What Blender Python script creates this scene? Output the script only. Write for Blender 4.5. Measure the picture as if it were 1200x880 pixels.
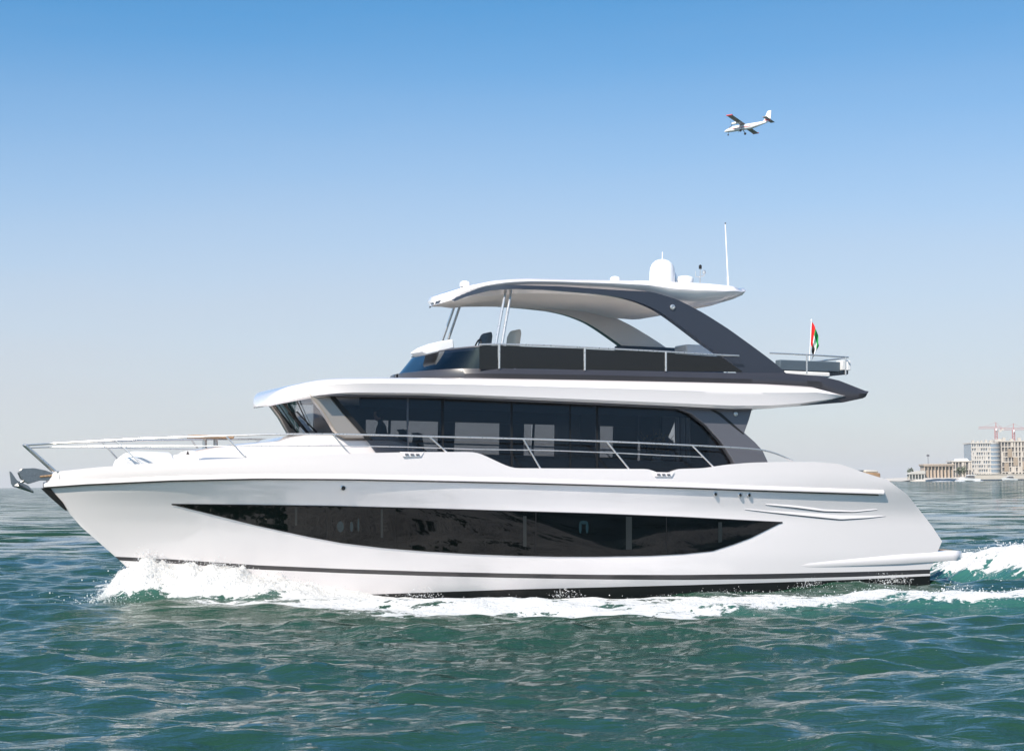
import bpy, math, random
import numpy as np
from mathutils import Vector, Matrix
random.seed(7); RNG = np.random.default_rng(7)
R = math.radians
for o in list(bpy.data.objects): bpy.data.objects.remove(o)
scene = bpy.context.scene
COL = scene.collection

# ------------------------------------------------------------------ camera
FPX = 2430.0; CAM = np.array([0.0, -47.6, 2.5]); PITCH = R(2.94); ROLL = R(0.63)
_f = np.array([0, math.cos(PITCH), math.sin(PITCH)])
_u0 = np.array([0, -math.sin(PITCH), math.cos(PITCH)]); _r0 = np.array([1.0, 0, 0])
CR = _r0*math.cos(ROLL) - _u0*math.sin(ROLL); CU = _u0*math.cos(ROLL) + _r0*math.sin(ROLL); CF = _f
cam_d = bpy.data.cameras.new('camera'); cam = bpy.data.objects.new('camera', cam_d); COL.objects.link(cam)
cam_d.sensor_width = 36; cam_d.lens = FPX/1200*36; cam_d.clip_start = 0.5; cam_d.clip_end = 60000
M = Matrix.Identity(4)
for i in range(3):
    M[i][0] = CR[i]; M[i][1] = CU[i]; M[i][2] = -CF[i]; M[i][3] = CAM[i]
cam.matrix_world = M
scene.camera = cam

# ------------------------------------------------------------------ light
SUN_EL, SUN_AZ = 44.0, 236.0      # azimuth of the sun measured counter-clockwise from +x
world = bpy.data.worlds.new('World'); scene.world = world; world.use_nodes = True
wn = world.node_tree; wn.nodes.clear()
def wnode(t, **k):
    n = wn.nodes.new(t)
    for a, b in k.items(): setattr(n, a, b)
    return n
out = wnode('ShaderNodeOutputWorld'); bg = wnode('ShaderNodeBackground'); bg.inputs[1].default_value = 0.122
sky = wnode('ShaderNodeTexSky', sky_type='NISHITA', sun_disc=False)
sky.sun_elevation = R(SUN_EL); sky.sun_rotation = R(90-SUN_AZ); sky.air_density = 1.0; sky.dust_density = 0.6; sky.ozone_density = 2.0
tc = wnode('ShaderNodeTexCoord'); mp = wnode('ShaderNodeSeparateXYZ'); cb = wnode('ShaderNodeCombineXYZ')
# a clear sky that deepens quickly above the hazy horizon
mz = wnode('ShaderNodeMath', operation='MULTIPLY'); mz.inputs[1].default_value = 2.2
wn.links.new(tc.outputs['Generated'], mp.inputs[0]); wn.links.new(mp.outputs[0], cb.inputs[0]); wn.links.new(mp.outputs[1], cb.inputs[1])
wn.links.new(mp.outputs[2], mz.inputs[0]); wn.links.new(mz.outputs[0], cb.inputs[2])
nrm = wnode('ShaderNodeVectorMath', operation='NORMALIZE'); wn.links.new(cb.outputs[0], nrm.inputs[0]); wn.links.new(nrm.outputs[0], sky.inputs[0])
# grey dust layer close to the horizon
mr = wnode('ShaderNodeMapRange', interpolation_type='SMOOTHERSTEP'); mr.inputs['From Min'].default_value = -0.02; mr.inputs['From Max'].default_value = 0.275
mr.inputs['To Min'].default_value = 0.93; mr.inputs['To Max'].default_value = 0.0
wn.links.new(mp.outputs[2], mr.inputs[0])
mx = wnode('ShaderNodeMix', data_type='RGBA'); mx.inputs['B'].default_value = (3.95, 3.85, 4.1, 1)
hs = wnode('ShaderNodeHueSaturation'); hs.inputs['Saturation'].default_value = 1.22; hs.inputs['Value'].default_value = 1.27
wn.links.new(sky.outputs[0], hs.inputs['Color'])
tint = wnode('ShaderNodeMix', data_type='RGBA', blend_type='MULTIPLY'); tint.inputs['Factor'].default_value = 1.0; tint.inputs['B'].default_value = (0.77, 1.05, 1.0, 1); wn.links.new(hs.outputs[0], tint.inputs['A'])
wno = wnode('ShaderNodeTexNoise'); wno.inputs['Scale'].default_value = 1.0; wno.inputs['Detail'].default_value = 4
wmp = wnode('ShaderNodeMapping'); wmp.inputs['Scale'].default_value = (2.2, 2.2, 16); wn.links.new(tc.outputs['Generated'], wmp.inputs[0]); wn.links.new(wmp.outputs[0], wno.inputs[0])
wma = wnode('ShaderNodeMath', operation='MULTIPLY_ADD', use_clamp=True); wma.inputs[1].default_value = 0.22; wn.links.new(wno.outputs[0], wma.inputs[0])
wms = wnode('ShaderNodeMath', operation='SUBTRACT'); wms.inputs[1].default_value = 0.11; wn.links.new(mr.outputs[0], wms.inputs[0]); wn.links.new(wms.outputs[0], wma.inputs[2])
wn.links.new(wma.outputs[0], mx.inputs['Factor']); wn.links.new(tint.outputs['Result'], mx.inputs['A'])
wn.links.new(mx.outputs['Result'], bg.inputs[0]); wn.links.new(bg.outputs[0], out.inputs[0])
sd = bpy.data.lights.new('sun', 'SUN'); sun = bpy.data.objects.new('sun', sd); COL.objects.link(sun)
sd.energy = 4.9; sd.angle = R(0.55); sd.color = (1.0, 0.91, 0.80)
sdir = Vector((math.cos(R(SUN_EL))*math.cos(R(SUN_AZ)), math.cos(R(SUN_EL))*math.sin(R(SUN_AZ)), math.sin(R(SUN_EL))))
sun.rotation_euler = sdir.to_track_quat('Z', 'Y').to_euler()
scene.view_settings.view_transform = 'Standard'; scene.view_settings.look = 'None'
scene.view_settings.exposure = 0.43; scene.view_settings.gamma = 1.0
scene.render.engine = 'CYCLES'
scene.cycles.max_bounces = 8; scene.cycles.transparent_max_bounces = 16

# ------------------------------------------------------------------ materials
MATS = {}
def mat(name, col, rough=0.5, metal=0.0, coat=0.0, spec=0.5, noise=None, bump=None, alpha=None):
    m = bpy.data.materials.new(name); m.use_nodes = True; nt = m.node_tree; b = nt.nodes['Principled BSDF']
    b.inputs['Base Color'].default_value = (*col, 1); b.inputs['Roughness'].default_value = rough
    b.inputs['Metallic'].default_value = metal; b.inputs['Coat Weight'].default_value = coat
    b.inputs['Coat Roughness'].default_value = 0.05
    b.inputs['Specular IOR Level'].default_value = spec
    t = nt.nodes.new('ShaderNodeTexCoord')
    if noise:
        s, amt = noise
        n = nt.nodes.new('ShaderNodeTexNoise'); n.inputs['Scale'].default_value = s; n.inputs['Detail'].default_value = 6
        nt.links.new(t.outputs['Object'], n.inputs[0])
        mx = nt.nodes.new('ShaderNodeMix'); mx.data_type = 'RGBA'
        mx.inputs['A'].default_value = (*[c*(1-amt) for c in col], 1); mx.inputs['B'].default_value = (*[min(1, c*(1+amt)) for c in col], 1)
        nt.links.new(n.outputs[0], mx.inputs['Factor']); nt.links.new(mx.outputs['Result'], b.inputs['Base Color'])
        rr = nt.nodes.new('ShaderNodeMapRange'); rr.inputs['To Min'].default_value = rough*0.75; rr.inputs['To Max'].default_value = min(1, rough*1.35)
        nt.links.new(n.outputs[0], rr.inputs[0]); nt.links.new(rr.outputs[0], b.inputs['Roughness'])
    if bump:
        s, st = bump
        n = nt.nodes.new('ShaderNodeTexNoise'); n.inputs['Scale'].default_value = s; n.inputs['Detail'].default_value = 4
        nt.links.new(t.outputs['Object'], n.inputs[0])
        bp = nt.nodes.new('ShaderNodeBump'); bp.inputs['Strength'].default_value = st; bp.inputs['Distance'].default_value = 0.02
        nt.links.new(n.outputs[0], bp.inputs['Height']); nt.links.new(bp.outputs[0], b.inputs['Normal'])
    MATS[name] = m; return m
GEL = mat('gelcoat', (0.84, 0.79, 0.785), 0.16, coat=1.0, noise=(0.9, 0.012), bump=(0.6, 0.16))
GEL2 = mat('gelcoat_deck', (0.80, 0.79, 0.78), 0.45, coat=0.1, noise=(3, 0.02))
LINING = mat('headliner', (0.80, 0.76, 0.71), 0.6, noise=(2, 0.03))
NAVY = mat('dark_blue_paint', (0.022, 0.028, 0.045), 0.32, coat=0.6, noise=(2, 0.08))
GREY = mat('grey_paint', (0.10, 0.10, 0.115), 0.35, coat=0.4, noise=(2, 0.05))
STRIPE = mat('boot_stripe_paint', (0.045, 0.042, 0.045), 0.3, coat=0.5)
ANTI = mat('bottom_paint', (0.012, 0.012, 0.013), 0.5, noise=(6, 0.3))
BLACKG = mat('dark_hull_glass', (0.002, 0.0025, 0.003), 0.02, coat=0.0, spec=0.33)
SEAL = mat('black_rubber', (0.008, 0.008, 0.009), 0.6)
STEEL = mat('stainless_steel', (0.70, 0.68, 0.66), 0.28, metal=0.75, noise=(30, 0.04))
CHROME = mat('galvanised_steel', (0.42, 0.40, 0.38), 0.3, metal=1.0, noise=(25, 0.3))
TEAK = mat('teak', (0.36, 0.23, 0.13), 0.55, noise=(18, 0.25))
CUSH = mat('cream_vinyl', (0.55, 0.52, 0.46), 0.6, noise=(8, 0.05))
CUSHW = mat('white_vinyl', (0.78, 0.77, 0.75), 0.6, noise=(8, 0.03))
CUSHG = mat('slate_fabric', (0.075, 0.105, 0.135), 0.8, noise=(12, 0.1))
BEIGE = mat('champagne_paint', (0.36, 0.315, 0.275), 0.3, metal=0.35, coat=0.5)
WHITE = mat('white_plastic', (0.82, 0.82, 0.82), 0.4)
DARKIN = mat('dark_interior', (0.018, 0.018, 0.021), 0.6, noise=(4, 0.3))
WOOD = mat('walnut', (0.055, 0.032, 0.022), 0.4, noise=(9, 0.3))
CURT = mat('curtain', (0.30, 0.28, 0.27), 0.9, noise=(20, 0.15))
GOLD = mat('dry_flowers', (0.30, 0.19, 0.07), 0.8, noise=(30, 0.3))
SKIN = mat('skin', (0.33, 0.19, 0.13), 0.55)
CLOTH = mat('dark_shirt', (0.02, 0.022, 0.03), 0.85)
HAIR = mat('dark_hair', (0.01, 0.008, 0.007), 0.7)

def glass_mat(name, tint, refl=0.0, rough=0.02):
    m = bpy.data.materials.new(name); m.use_nodes = True; nt = m.node_tree; nt.nodes.clear()
    o = nt.nodes.new('ShaderNodeOutputMaterial'); tr = nt.nodes.new('ShaderNodeBsdfTransparent'); gl = nt.nodes.new('ShaderNodeBsdfGlossy')
    tr.inputs[0].default_value = (*tint, 1); gl.inputs['Roughness'].default_value = rough
    gl.inputs[0].default_value = (0.9, 0.93, 0.96, 1)
    fr = nt.nodes.new('ShaderNodeFresnel'); fr.inputs[0].default_value = 1.5
    ad = nt.nodes.new('ShaderNodeMath'); ad.operation = 'ADD'; ad.inputs[1].default_value = refl; ad.use_clamp = True
    mx = nt.nodes.new('ShaderNodeMixShader')
    nt.links.new(fr.outputs[0], ad.inputs[0]); nt.links.new(ad.outputs[0], mx.inputs[0]); nt.links.new(tr.outputs[0], mx.inputs[1]); nt.links.new(gl.outputs[0], mx.inputs[2])
    nt.links.new(mx.outputs[0], o.inputs[0]); return m
TINT = glass_mat('tinted_saloon_glass', (0.64, 0.64, 0.65), -0.015)
SCREEN = glass_mat('windscreen_glass', (0.72, 0.78, 0.80), 0.03)
FLYG = glass_mat('smoked_screen', (0.03, 0.032, 0.045), 0.015)
CLEARG = glass_mat('clear_panel', (0.90, 0.92, 0.93), -0.03)

# ------------------------------------------------------------------ mesh helpers
def link(name, me, m, parent=None):
    o = bpy.data.objects.new(name, me); COL.objects.link(o)
    for q in (m if isinstance(m, (list, tuple)) else [m]): me.materials.append(q)
    if parent: o.parent = parent
    return o
def mesh(name, V, F, m, parent=None, smooth=30, midx=None):
    me = bpy.data.meshes.new(name); me.from_pydata([tuple(map(float, v)) for v in V], [], [tuple(f) for f in F]); me.validate()
    if smooth:
        me.polygons.foreach_set('use_smooth', [True]*len(me.polygons))
        me.set_sharp_from_angle(angle=R(smooth))
    if midx is not None and len(midx) == len(me.polygons): me.polygons.foreach_set('material_index', midx)
    me.update()
    return link(name, me, m, parent)
class MB:
    def __init__(s): s.V = []; s.F = []; s.I = []
    def add(s, V, F, i=0):
        n = len(s.V); s.V += [tuple(v) for v in V]; s.F += [tuple(n+k for k in f) for f in F]; s.I += [i]*len(F); return s
    def box(s, a, b, i=0):
        x0, y0, z0 = a; x1, y1, z1 = b
        return s.add([(x0,y0,z0),(x1,y0,z0),(x1,y1,z0),(x0,y1,z0),(x0,y0,z1),(x1,y0,z1),(x1,y1,z1),(x0,y1,z1)],
              [(0,3,2,1),(4,5,6,7),(0,1,5,4),(1,2,6,5),(2,3,7,6),(3,0,4,7)], i)
    def tube(s, P, r, n=8, i=0, caps=True):
        P = [np.array(p, float) for p in P]; rs = r if isinstance(r, (list, tuple)) else [r]*len(P)
        V = []; up = None
        for k, p in enumerate(P):
            t = (P[min(k+1, len(P)-1)] - P[max(k-1, 0)]); t = t/(np.linalg.norm(t)+1e-9)
            if up is None: up = np.array([0, 0, 1.0]) if abs(t[2]) < .9 else np.array([1.0, 0, 0])
            a = np.cross(t, up); a /= np.linalg.norm(a)+1e-9; b = np.cross(a, t); up = b
            for j in range(n):
                c = 2*math.pi*j/n; V.append(p + rs[k]*(math.cos(c)*a + math.sin(c)*b))
        F = [(k*n+j, k*n+(j+1) % n, (k+1)*n+(j+1) % n, (k+1)*n+j) for k in range(len(P)-1) for j in range(n)]
        if caps: F += [tuple(range(n-1, -1, -1)), tuple((len(P)-1)*n+j for j in range(n))]
        return s.add(V, F, i)
    def prism(s, poly, y0, y1, i=0, ax='y'):
        n = len(poly)
        f = {'y': lambda p, d: (p[0], d, p[1]), 'z': lambda p, d: (p[0], p[1], d), 'x': lambda p, d: (d, p[0], p[1])}[ax]
        V = [f(p, y0) for p in poly] + [f(p, y1) for p in poly]
        F = [tuple(range(n)), tuple(range(2*n-1, n-1, -1))] + [(k, n+k, n+(k+1) % n, (k+1) % n) for k in range(n)]
        return s.add(V, F, i)
    def lathe(s, prof, c=(0, 0, 0), n=24, i=0, sx=1, sy=1):
        V = []
        for r, z in prof:
            for j in range(n):
                a = 2*math.pi*j/n; V.append((c[0]+sx*r*math.cos(a), c[1]+sy*r*math.sin(a), c[2]+z))
        F = [(k*n+j, k*n+(j+1) % n, (k+1)*n+(j+1) % n, (k+1)*n+j) for k in range(len(prof)-1) for j in range(n)]
        F += [tuple(range(n-1, -1, -1)), tuple((len(prof)-1)*n+j for j in range(n))]
        return s.add(V, F, i)
    def grid(s, P, i=0, flip=False, closed=False):
        P = np.asarray(P, float); a, b, _ = P.shape
        F = []
        for p in range(a-1):
            for q in range(b-1+(1 if closed else 0)):
                f = (p*b+q, p*b+(q+1) % b, (p+1)*b+(q+1) % b, (p+1)*b+q); F.append(f[::-1] if flip else f)
        return s.add(P.reshape(-1, 3), F, i)
    def build(s, name, m, parent=None, smooth=30, bevel=0, merge=0, solid=0):
        o = mesh(name, s.V, s.F, m, parent, smooth, s.I if isinstance(m, (list, tuple)) else None)
        if merge or True:
            import bmesh
            bm = bmesh.new(); bm.from_mesh(o.data)
            if merge: bmesh.ops.remove_doubles(bm, verts=bm.verts, dist=merge)
            bmesh.ops.recalc_face_normals(bm, faces=bm.faces); bm.to_mesh(o.data); bm.free()
            if smooth: o.data.set_sharp_from_angle(angle=R(smooth))
        if solid:
            q = o.modifiers.new('s', 'SOLIDIFY'); q.thickness = solid; q.offset = 0
        if bevel:
            q = o.modifiers.new('b', 'BEVEL'); q.width = bevel; q.segments = 2; q.limit_method = 'ANGLE'; q.angle_limit = R(35)
        return o
def thing(name, label, cat, loc=(0, 0, 0), group=None, kind=None):
    o = bpy.data.objects.new(name, None); COL.objects.link(o); o.location = loc; o.empty_display_size = 0.3
    return tag(o, label, cat, group, kind)
def tag(o, label=None, cat=None, group=None, kind=None):
    if label: o['label'] = label
    if cat: o['category'] = cat
    if group: o['group'] = group
    if kind: o['kind'] = kind
    return o

# ------------------------------------------------------------------ yacht frame and photo measurement
YAW, TRIM = R(20), R(1.5)
cy, sy_ = math.cos(YAW), math.sin(YAW); cp, sp = math.cos(TRIM), math.sin(TRIM)
Rz = np.array([[cy, -sy_, 0], [sy_, cy, 0], [0, 0, 1]]); Ry = np.array([[cp, 0, sp], [0, 1, 0], [-sp, 0, cp]])
ROT = Rz @ Ry; ORG = np.array([0, 0, 0.0])
def ray(px, py):
    px = np.asarray(px, float); py = np.asarray(py, float)
    return CF + ((px-600)/FPX)[..., None]*CR - ((py-440)/FPX)[..., None]*CU
def hit(px, py, b):
    """point on the yacht (own coordinates) seen at a photo pixel, lying on the surface y = -b(x, z)"""
    px = np.atleast_1d(np.asarray(px, float)); py = np.atleast_1d(np.asarray(py, float))
    d = ray(px, py) @ ROT; o = (CAM-ORG) @ ROT
    y = np.full(px.shape, -2.0)
    for k in range(60):
        t = (y-o[1])/d[:, 1]; x = o[0]+t*d[:, 0]; z = o[2]+t*d[:, 2]
        bb = b(x, z) if callable(b) else b
        y = 0.5*y - 0.5*bb
    return np.stack([x, y, z], 1)
def proj_local(P):
    W = np.asarray(P, float) @ ROT.T + ORG - CAM
    d = W @ CF; return np.stack([600+FPX*(W @ CR)/d, 440-FPX*(W @ CU)/d], -1)
def on_water(px, py, z=0.0):
    d = ray(px, py); t = (z-CAM[2])/d[..., 2]; return CAM + t[..., None]*d
def far(px, py, dist):
    d = ray(px, py); return CAM + d*(dist/d[1])
def interp(c, x):
    xs, zs = c[:, 0], c[:, 2]; o = np.argsort(xs); return np.interp(x, xs[o], zs[o])
def curve(pts, b, n=0):
    P = np.array(pts, float)
    if n:
        s = np.linspace(0, 1, n)*(len(P)-1); P = np.stack([np.interp(s, range(len(P)), P[:, k]) for k in (0, 1)], 1)
    return hit(P[:, 0], P[:, 1], b)
def smooth_px(pts, n):
    """Catmull-Rom style monotone-ish resampling of a pixel polyline"""
    P = np.array(pts, float); d = np.r_[0, np.cumsum(np.hypot(*np.diff(P, axis=0).T))]
    s = np.linspace(0, d[-1], n); Q = np.stack([np.interp(s, d, P[:, k]) for k in (0, 1)], 1)
    for _ in range(max(1, n//40)):
        Q[1:-1] = (Q[:-2]+2*Q[1:-1]+Q[2:])/4
    return Q

# ================================================================== YACHT
yacht = thing('motor_yacht', 'large white motor yacht with dark flybridge arch speeding left through its own bow wave', 'yacht')
MW = Matrix.Identity(4)
for i in range(3):
    for j in range(3): MW[i][j] = ROT[i][j]
    MW[i][3] = ORG[i]
yacht.matrix_world = MW
Y = yacht
SIDES = (1, -1)     # 1 = as measured (port, near the camera), -1 = mirrored
def mir(P, s): P = np.array(P, float); P[..., 1] *= s; return P

# --- hull form
stem = hit([44, 48, 62, 78, 106, 135, 165, 200], [545, 568, 583, 599, 626, 653, 682, 712], 0.0)
def x_stem(z): return np.interp(z, stem[::-1, 2], stem[::-1, 0])
def hullB(z): return np.interp(z, [-0.8, -0.2, 0.4, 0.9, 1.9, 2.45, 2.6, 3.2], [1.7, 2.2, 2.37, 2.42, 2.475, 2.655, 2.675, 2.71])
def hull_b(x, z):
    L = np.interp(z, [-0.5, 0.5, 1.5, 2.5, 3.2], [12.5, 11.5, 10.2, 8.6, 8.2])
    t = np.clip((x-x_stem(z))/L, 0, 1); p = np.interp(z, [0, 1.5, 2.5], [1.75, 1.95, 2.25])
    b = hullB(z)*(1-(1-t)**p)
    return b*(1-0.055*np.clip((x-4)/6.5, 0, 1.2)**2)
NP = 190
def resample(pts, n=NP):
    P = np.array(pts, float); x0, x1 = P[0, 0], P[-1, 0]
    w = np.linspace(0, 1, n)**1.15; xs = x0+(x1-x0)*w; return np.stack([xs, np.interp(xs, P[:, 0], P[:, 1])], 1)
def soften(P, k=2):
    P = P.copy()
    for _ in range(k): P[1:-1, 1] = (P[:-2, 1]+2*P[1:-1, 1]+P[2:, 1])/4
    return P
Tpx = [(62,553),(100,549),(145,545),(200,541),(250,538),(350,533.5),(440,530.5),(500,529.5),(553,529.5),(562,531),(594,546),(603,548.5),(764,549.5),(770,555),(784,555.5),(790,549.5),(825,548.5),(850,544.5),(880,542),(920,541),(960,541.3),(985,543.5),(1005,551),(1020,556),(1040,562)]
Rpx = [(51,569),(100,565.5),(200,561),(300,558.8),(400,559.3),(500,561.2),(600,563.4),(700,566.2),(800,569.3),(900,573),(1040,577.8),(1063,579)]
Wpx = [(74,593),(120,593),(165,592),(203,591),(300,591.5),(400,593),(500,595.5),(600,598.5),(700,601.5),(800,605.5),(915,611.5),(1000,616),(1092,616)]
Gpx = [(95,617),(170,622),(270,632),(400,643),(500,649),(600,654),(700,655),(800,652),(900,646),(1000,645),(1104,634)]
S1 = [(135,652),(200,655),(300,662),(400,666.3),(500,669.5),(600,671.7),(700,673.2),(800,673.4),(900,672.2),(1000,670),(1090,667)]
S2 = [(140,656.5),(200,660),(300,667),(400,671.3),(500,674.7),(600,677),(700,678.7),(800,679.4),(900,678.2),(1000,675.8),(1090,672)]
Apx = [(148,664),(250,679),(320,690),(360,696),(400,697.5),(500,694),(600,690.5),(700,688),(800,685.5),(900,682.5),(1000,679),(1090,674.5)]
Lpx = [(190,700),(300,715),(500,722),(700,724),(900,722),(1090,712)]
LV = [soften(resample(Tpx), 1)] + [soften(resample(p), 6) for p in (Rpx, Wpx, Gpx, S1, S2, Apx, Lpx)]
def between(a, b, n, inc_last=False):
    return [a+(b-a)*k/n for k in range(n+(1 if inc_last else 0))]
def proj_rows(rows, b=hull_b, off=0.0):
    out_ = []
    for r_ in rows:
        P = hit(r_[:, 0], r_[:, 1], (lambda x, z: b(x, z)+off) if callable(b) else b+off)
        out_.append(P)
    return np.array(out_)
rows = between(LV[0], LV[1], 3, True)
bulw = proj_rows(rows)
bulw[:, 0, 1] = 0
top = proj_rows(between(LV[1], LV[2], 4)+between(LV[2], LV[3], 8)+between(LV[3], LV[4], 4, True)); top[:, 0, 1] = 0
low = proj_rows(between(LV[5], LV[6], 3, True)); low[:, 0, 1] = 0
strp = proj_rows(between(LV[4], LV[5], 1, True)); strp[:, 0, 1] = 0
bot = proj_rows(between(LV[6], LV[7], 3, True)); bot[:, 0, 1] = 0
keel = bot[-1].copy(); keel[:, 1] *= 0.55; keel[:, 2] -= 0.3; keel2 = keel.copy(); keel2[:, 1] = 0; keel2[:, 2] -= 0.25
bot = np.concatenate([bot, keel[None], keel2[None]])
def both(mb, G):
    mb.grid(G); mb.grid(mir(G, -1), flip=True)
mb = MB(); both(mb, bulw); both(mb, top); both(mb, low)
# bulwark cap, inner face and deck
cap_o = bulw[0]; cap_i = cap_o.copy(); cap_i[:, 1] = np.minimum(cap_i[:, 1]+0.12, 0)
deck_z = interp(bulw[-1], cap_o[:, 0])-0.02
dk = cap_i.copy(); dk[:, 2] = np.minimum(deck_z, cap_i[:, 2]-0.04); dk[:, 1] = np.minimum(dk[:, 1]+0.02, 0)
dc = dk.copy(); dc[:, 1] = 0
both(mb, np.array([cap_o, cap_i, dk]))
# transom closing faces between port and starboard ends
ends = np.concatenate([bulw[:, -1], top[1:, -1]]); tg = np.array([ends, mir(ends, -1)]); mb.grid(tg)
el = low[:, -1]; mb.grid(np.array([el, mir(el, -1)]))
mb.build('hull', GEL, Y, smooth=28, merge=0.002)
mb = MB(); both(mb, np.array([dk, dc])); mb.build('deck', GEL2, Y, merge=0.002)
mb = MB(); both(mb, strp); e = strp[:, -1]; mb.grid(np.array([e, mir(e, -1)])); mb.build('boot_stripe', STRIPE, Y, merge=0.002)
mb = MB(); both(mb, bot); e = bot[:, -1]; mb.grid(np.array([e, mir(e, -1)])); mb.build('hull_bottom', ANTI, Y, merge=0.002)
# rub rail: a moulded ledge standing off the side
rl = soften(resample([p for p in Rpx if p[0] < 1036]+[(1035, 577.5)]), 6)
mb = MB()
for s in SIDES:
    P = hit(rl[:, 0], rl[:, 1], hull_b)
    sec = []
    for (dy, dz) in ((0.02, 0.075), (-0.03, 0.055), (-0.055, 0.01), (-0.045, -0.03), (0.02, -0.045)):
        Q = P.copy(); Q[:, 1] += dy; Q[:, 2] += dz; sec.append(mir(Q, s))
    mb.grid(np.array(sec), flip=s < 0)
    mb.F += [tuple(len(mb.V)-5*NP+k*NP+NP-1 for k in range(5))]; mb.I.append(0)
mb.build('rub_rail', GEL, Y, smooth=50)
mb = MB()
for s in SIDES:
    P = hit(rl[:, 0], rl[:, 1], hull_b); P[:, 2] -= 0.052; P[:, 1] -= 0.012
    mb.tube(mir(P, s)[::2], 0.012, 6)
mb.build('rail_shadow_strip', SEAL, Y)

# hull windows (one long blade of glass split into panes)
Wt = np.array([(203,591),(300,592),(400,593.5),(500,596),(600,599),(700,602),(800,606),(915,612)], float)
Wb = np.array([(203,591),(240,600),(270,607.5),(300,615),(330,621.5),(365,629),(400,635.5),(450,641.5),(500,645.5),(550,648.5),(600,650.3),(650,651.5),(700,651.5),(760,650.5),(800,648.5),(835,645),(860,637),(880,629.5),(915,612)], float)
def win_grid(x0, x1, off, n=40, m=8, inset=0.0):
    xs = np.linspace(x0, x1, n); yt = np.interp(xs, Wt[:, 0], Wt[:, 1])+inset; yb = np.interp(xs, Wb[:, 0], Wb[:, 1])-inset; yb = np.maximum(yb, yt+0.01)
    return np.array([hit(xs, yt+(yb-yt)*k/m, lambda x, z: hull_b(x, z)+off) for k in range(m+1)])
for s in SIDES:
    mb = MB(); G = win_grid(201, 917, 0.012, 160, 10, -0.7); mb.grid(mir(G, s), flip=s < 0); mb.build('window_surround', SEAL, Y, merge=1e-4)
    cuts = [212, 383, 463, 628, 781, 908]
    for a, b_ in zip(cuts[:-1], cuts[1:]):
        mb = MB(); G = win_grid(a+0.5, b_-0.5, 0.02, 50, 10, 0.35); mb.grid(mir(G, s), flip=s < 0); mb.build('hull_window', BLACKG, Y, merge=1e-4)

FRM = mat('cabin_frame', (0.012, 0.016, 0.017), 0.3); PTL = mat('port_light_disc', (0.006, 0.020, 0.026), 0.2)
for x, w, k0, k1 in ((347, 1.2, .04, .7), (447.5, 1.3, .04, .75), (615, 2.0, .1, .8), (737, 3.5, .04, .85), (844, 2.2, .1, .8)):
    xs = np.array([x-w, x+w]); yt = np.interp(xs, Wt[:, 0], Wt[:, 1]); yb = np.interp(xs, Wb[:, 0], Wb[:, 1])
    Gf = np.array([hit(xs, yt+(yb-yt)*k, lambda X_, Z_: hull_b(X_, Z_)+0.023) for k in np.linspace(k0, k1, 6)])
    for s in SIDES: mb = MB(); mb.grid(mir(Gf, s), flip=s < 0); mb.build('cabin_frame', FRM, Y)
for x, y_, rx, ry in ((399, 617, 4, 6.5), (412, 617, 2, 6), (420, 615, 1.2, 8), (680, 618, 1.6, 7), (688, 618, 1.6, 7), (684, 612, 5, 2)):
    a_ = np.linspace(0, 2*math.pi, 17)[:-1]; P = hit(x+rx*np.cos(a_), y_+ry*np.sin(a_), lambda X_, Z_: hull_b(X_, Z_)+0.022); mb = MB(); mb.add(P, [tuple(range(16))]); mb.build('port_light_disc', PTL, Y)  # teal discs on the pane stand in for light through the far ports
# small round fittings and the two grooves aft
def disc_part(px, py, r, name='porthole'):
    for s in SIDES:
        c = mir(hit(px, py, hull_b)[0], s); mb = MB()
        V = MB().lathe([(r, 0), (r, 0.03), (r*0.72, 0.036), (r*0.72, 0.022)], n=18)
        mb.add([(c[0]+v[0], c[1]-s*v[2]+0.005*s, c[2]+v[1]) for v in V.V], V.F)
        f = mb.build(name, STEEL, Y)
        mb = MB(); V = MB().lathe([(r*0.72, 0.018), (r*0.7, 0.028)], n=18); mb.add([(c[0]+v[0], c[1]-s*v[2], c[2]+v[1]) for v in V.V], V.F); mb.build('lens', SEAL, f)
disc_part(402, 572, 0.065); disc_part(838, 579, 0.05, 'hull_vent'); disc_part(867, 580, 0.05, 'hull_vent'); disc_part(877.5, 580, 0.05, 'hull_vent')
for pts, w in (([(873,596.5),(900,599.5),(940,603.5),(985,608),(1015,606.5),(1038,604.5)], 0.028), ([(897,591),(930,594),(965,598.5),(1000,599.5),(1028,597)], 0.024)):
    for s in SIDES:
        q = smooth_px(pts, 60); P = hit(q[:, 0], q[:, 1], hull_b); n = len(P)
        wd = w*np.sin(np.linspace(0.15, math.pi-0.1, n))**0.5
        up_ = P.copy(); up_[:, 2] += wd*6; up_[:, 1] -= 0.001; mid = P.copy(); mid[:, 1] -= 0.022*wd/w; mid[:, 2] -= wd*0.2; lo = P.copy(); lo[:, 2] -= wd*0.7; lo[:, 1] -= 0.001
        mb = MB(); mb.grid(mir(np.array([up_, mid, lo]), s), flip=s < 0); f = mb.build('side_crease', GEL, Y, smooth=20)
        mb = MB(); P2 = P.copy(); P2[:, 2] -= wd*0.75; P2[:, 1] -= 0.002; mb.tube(mir(P2, s), [0.004+0.009*math.sin(math.pi*k/(n-1)) for k in range(n)], 6); mb.build('groove_shade', GREY, f)  # grey tube drawn in place of the shade inside the recess

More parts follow.
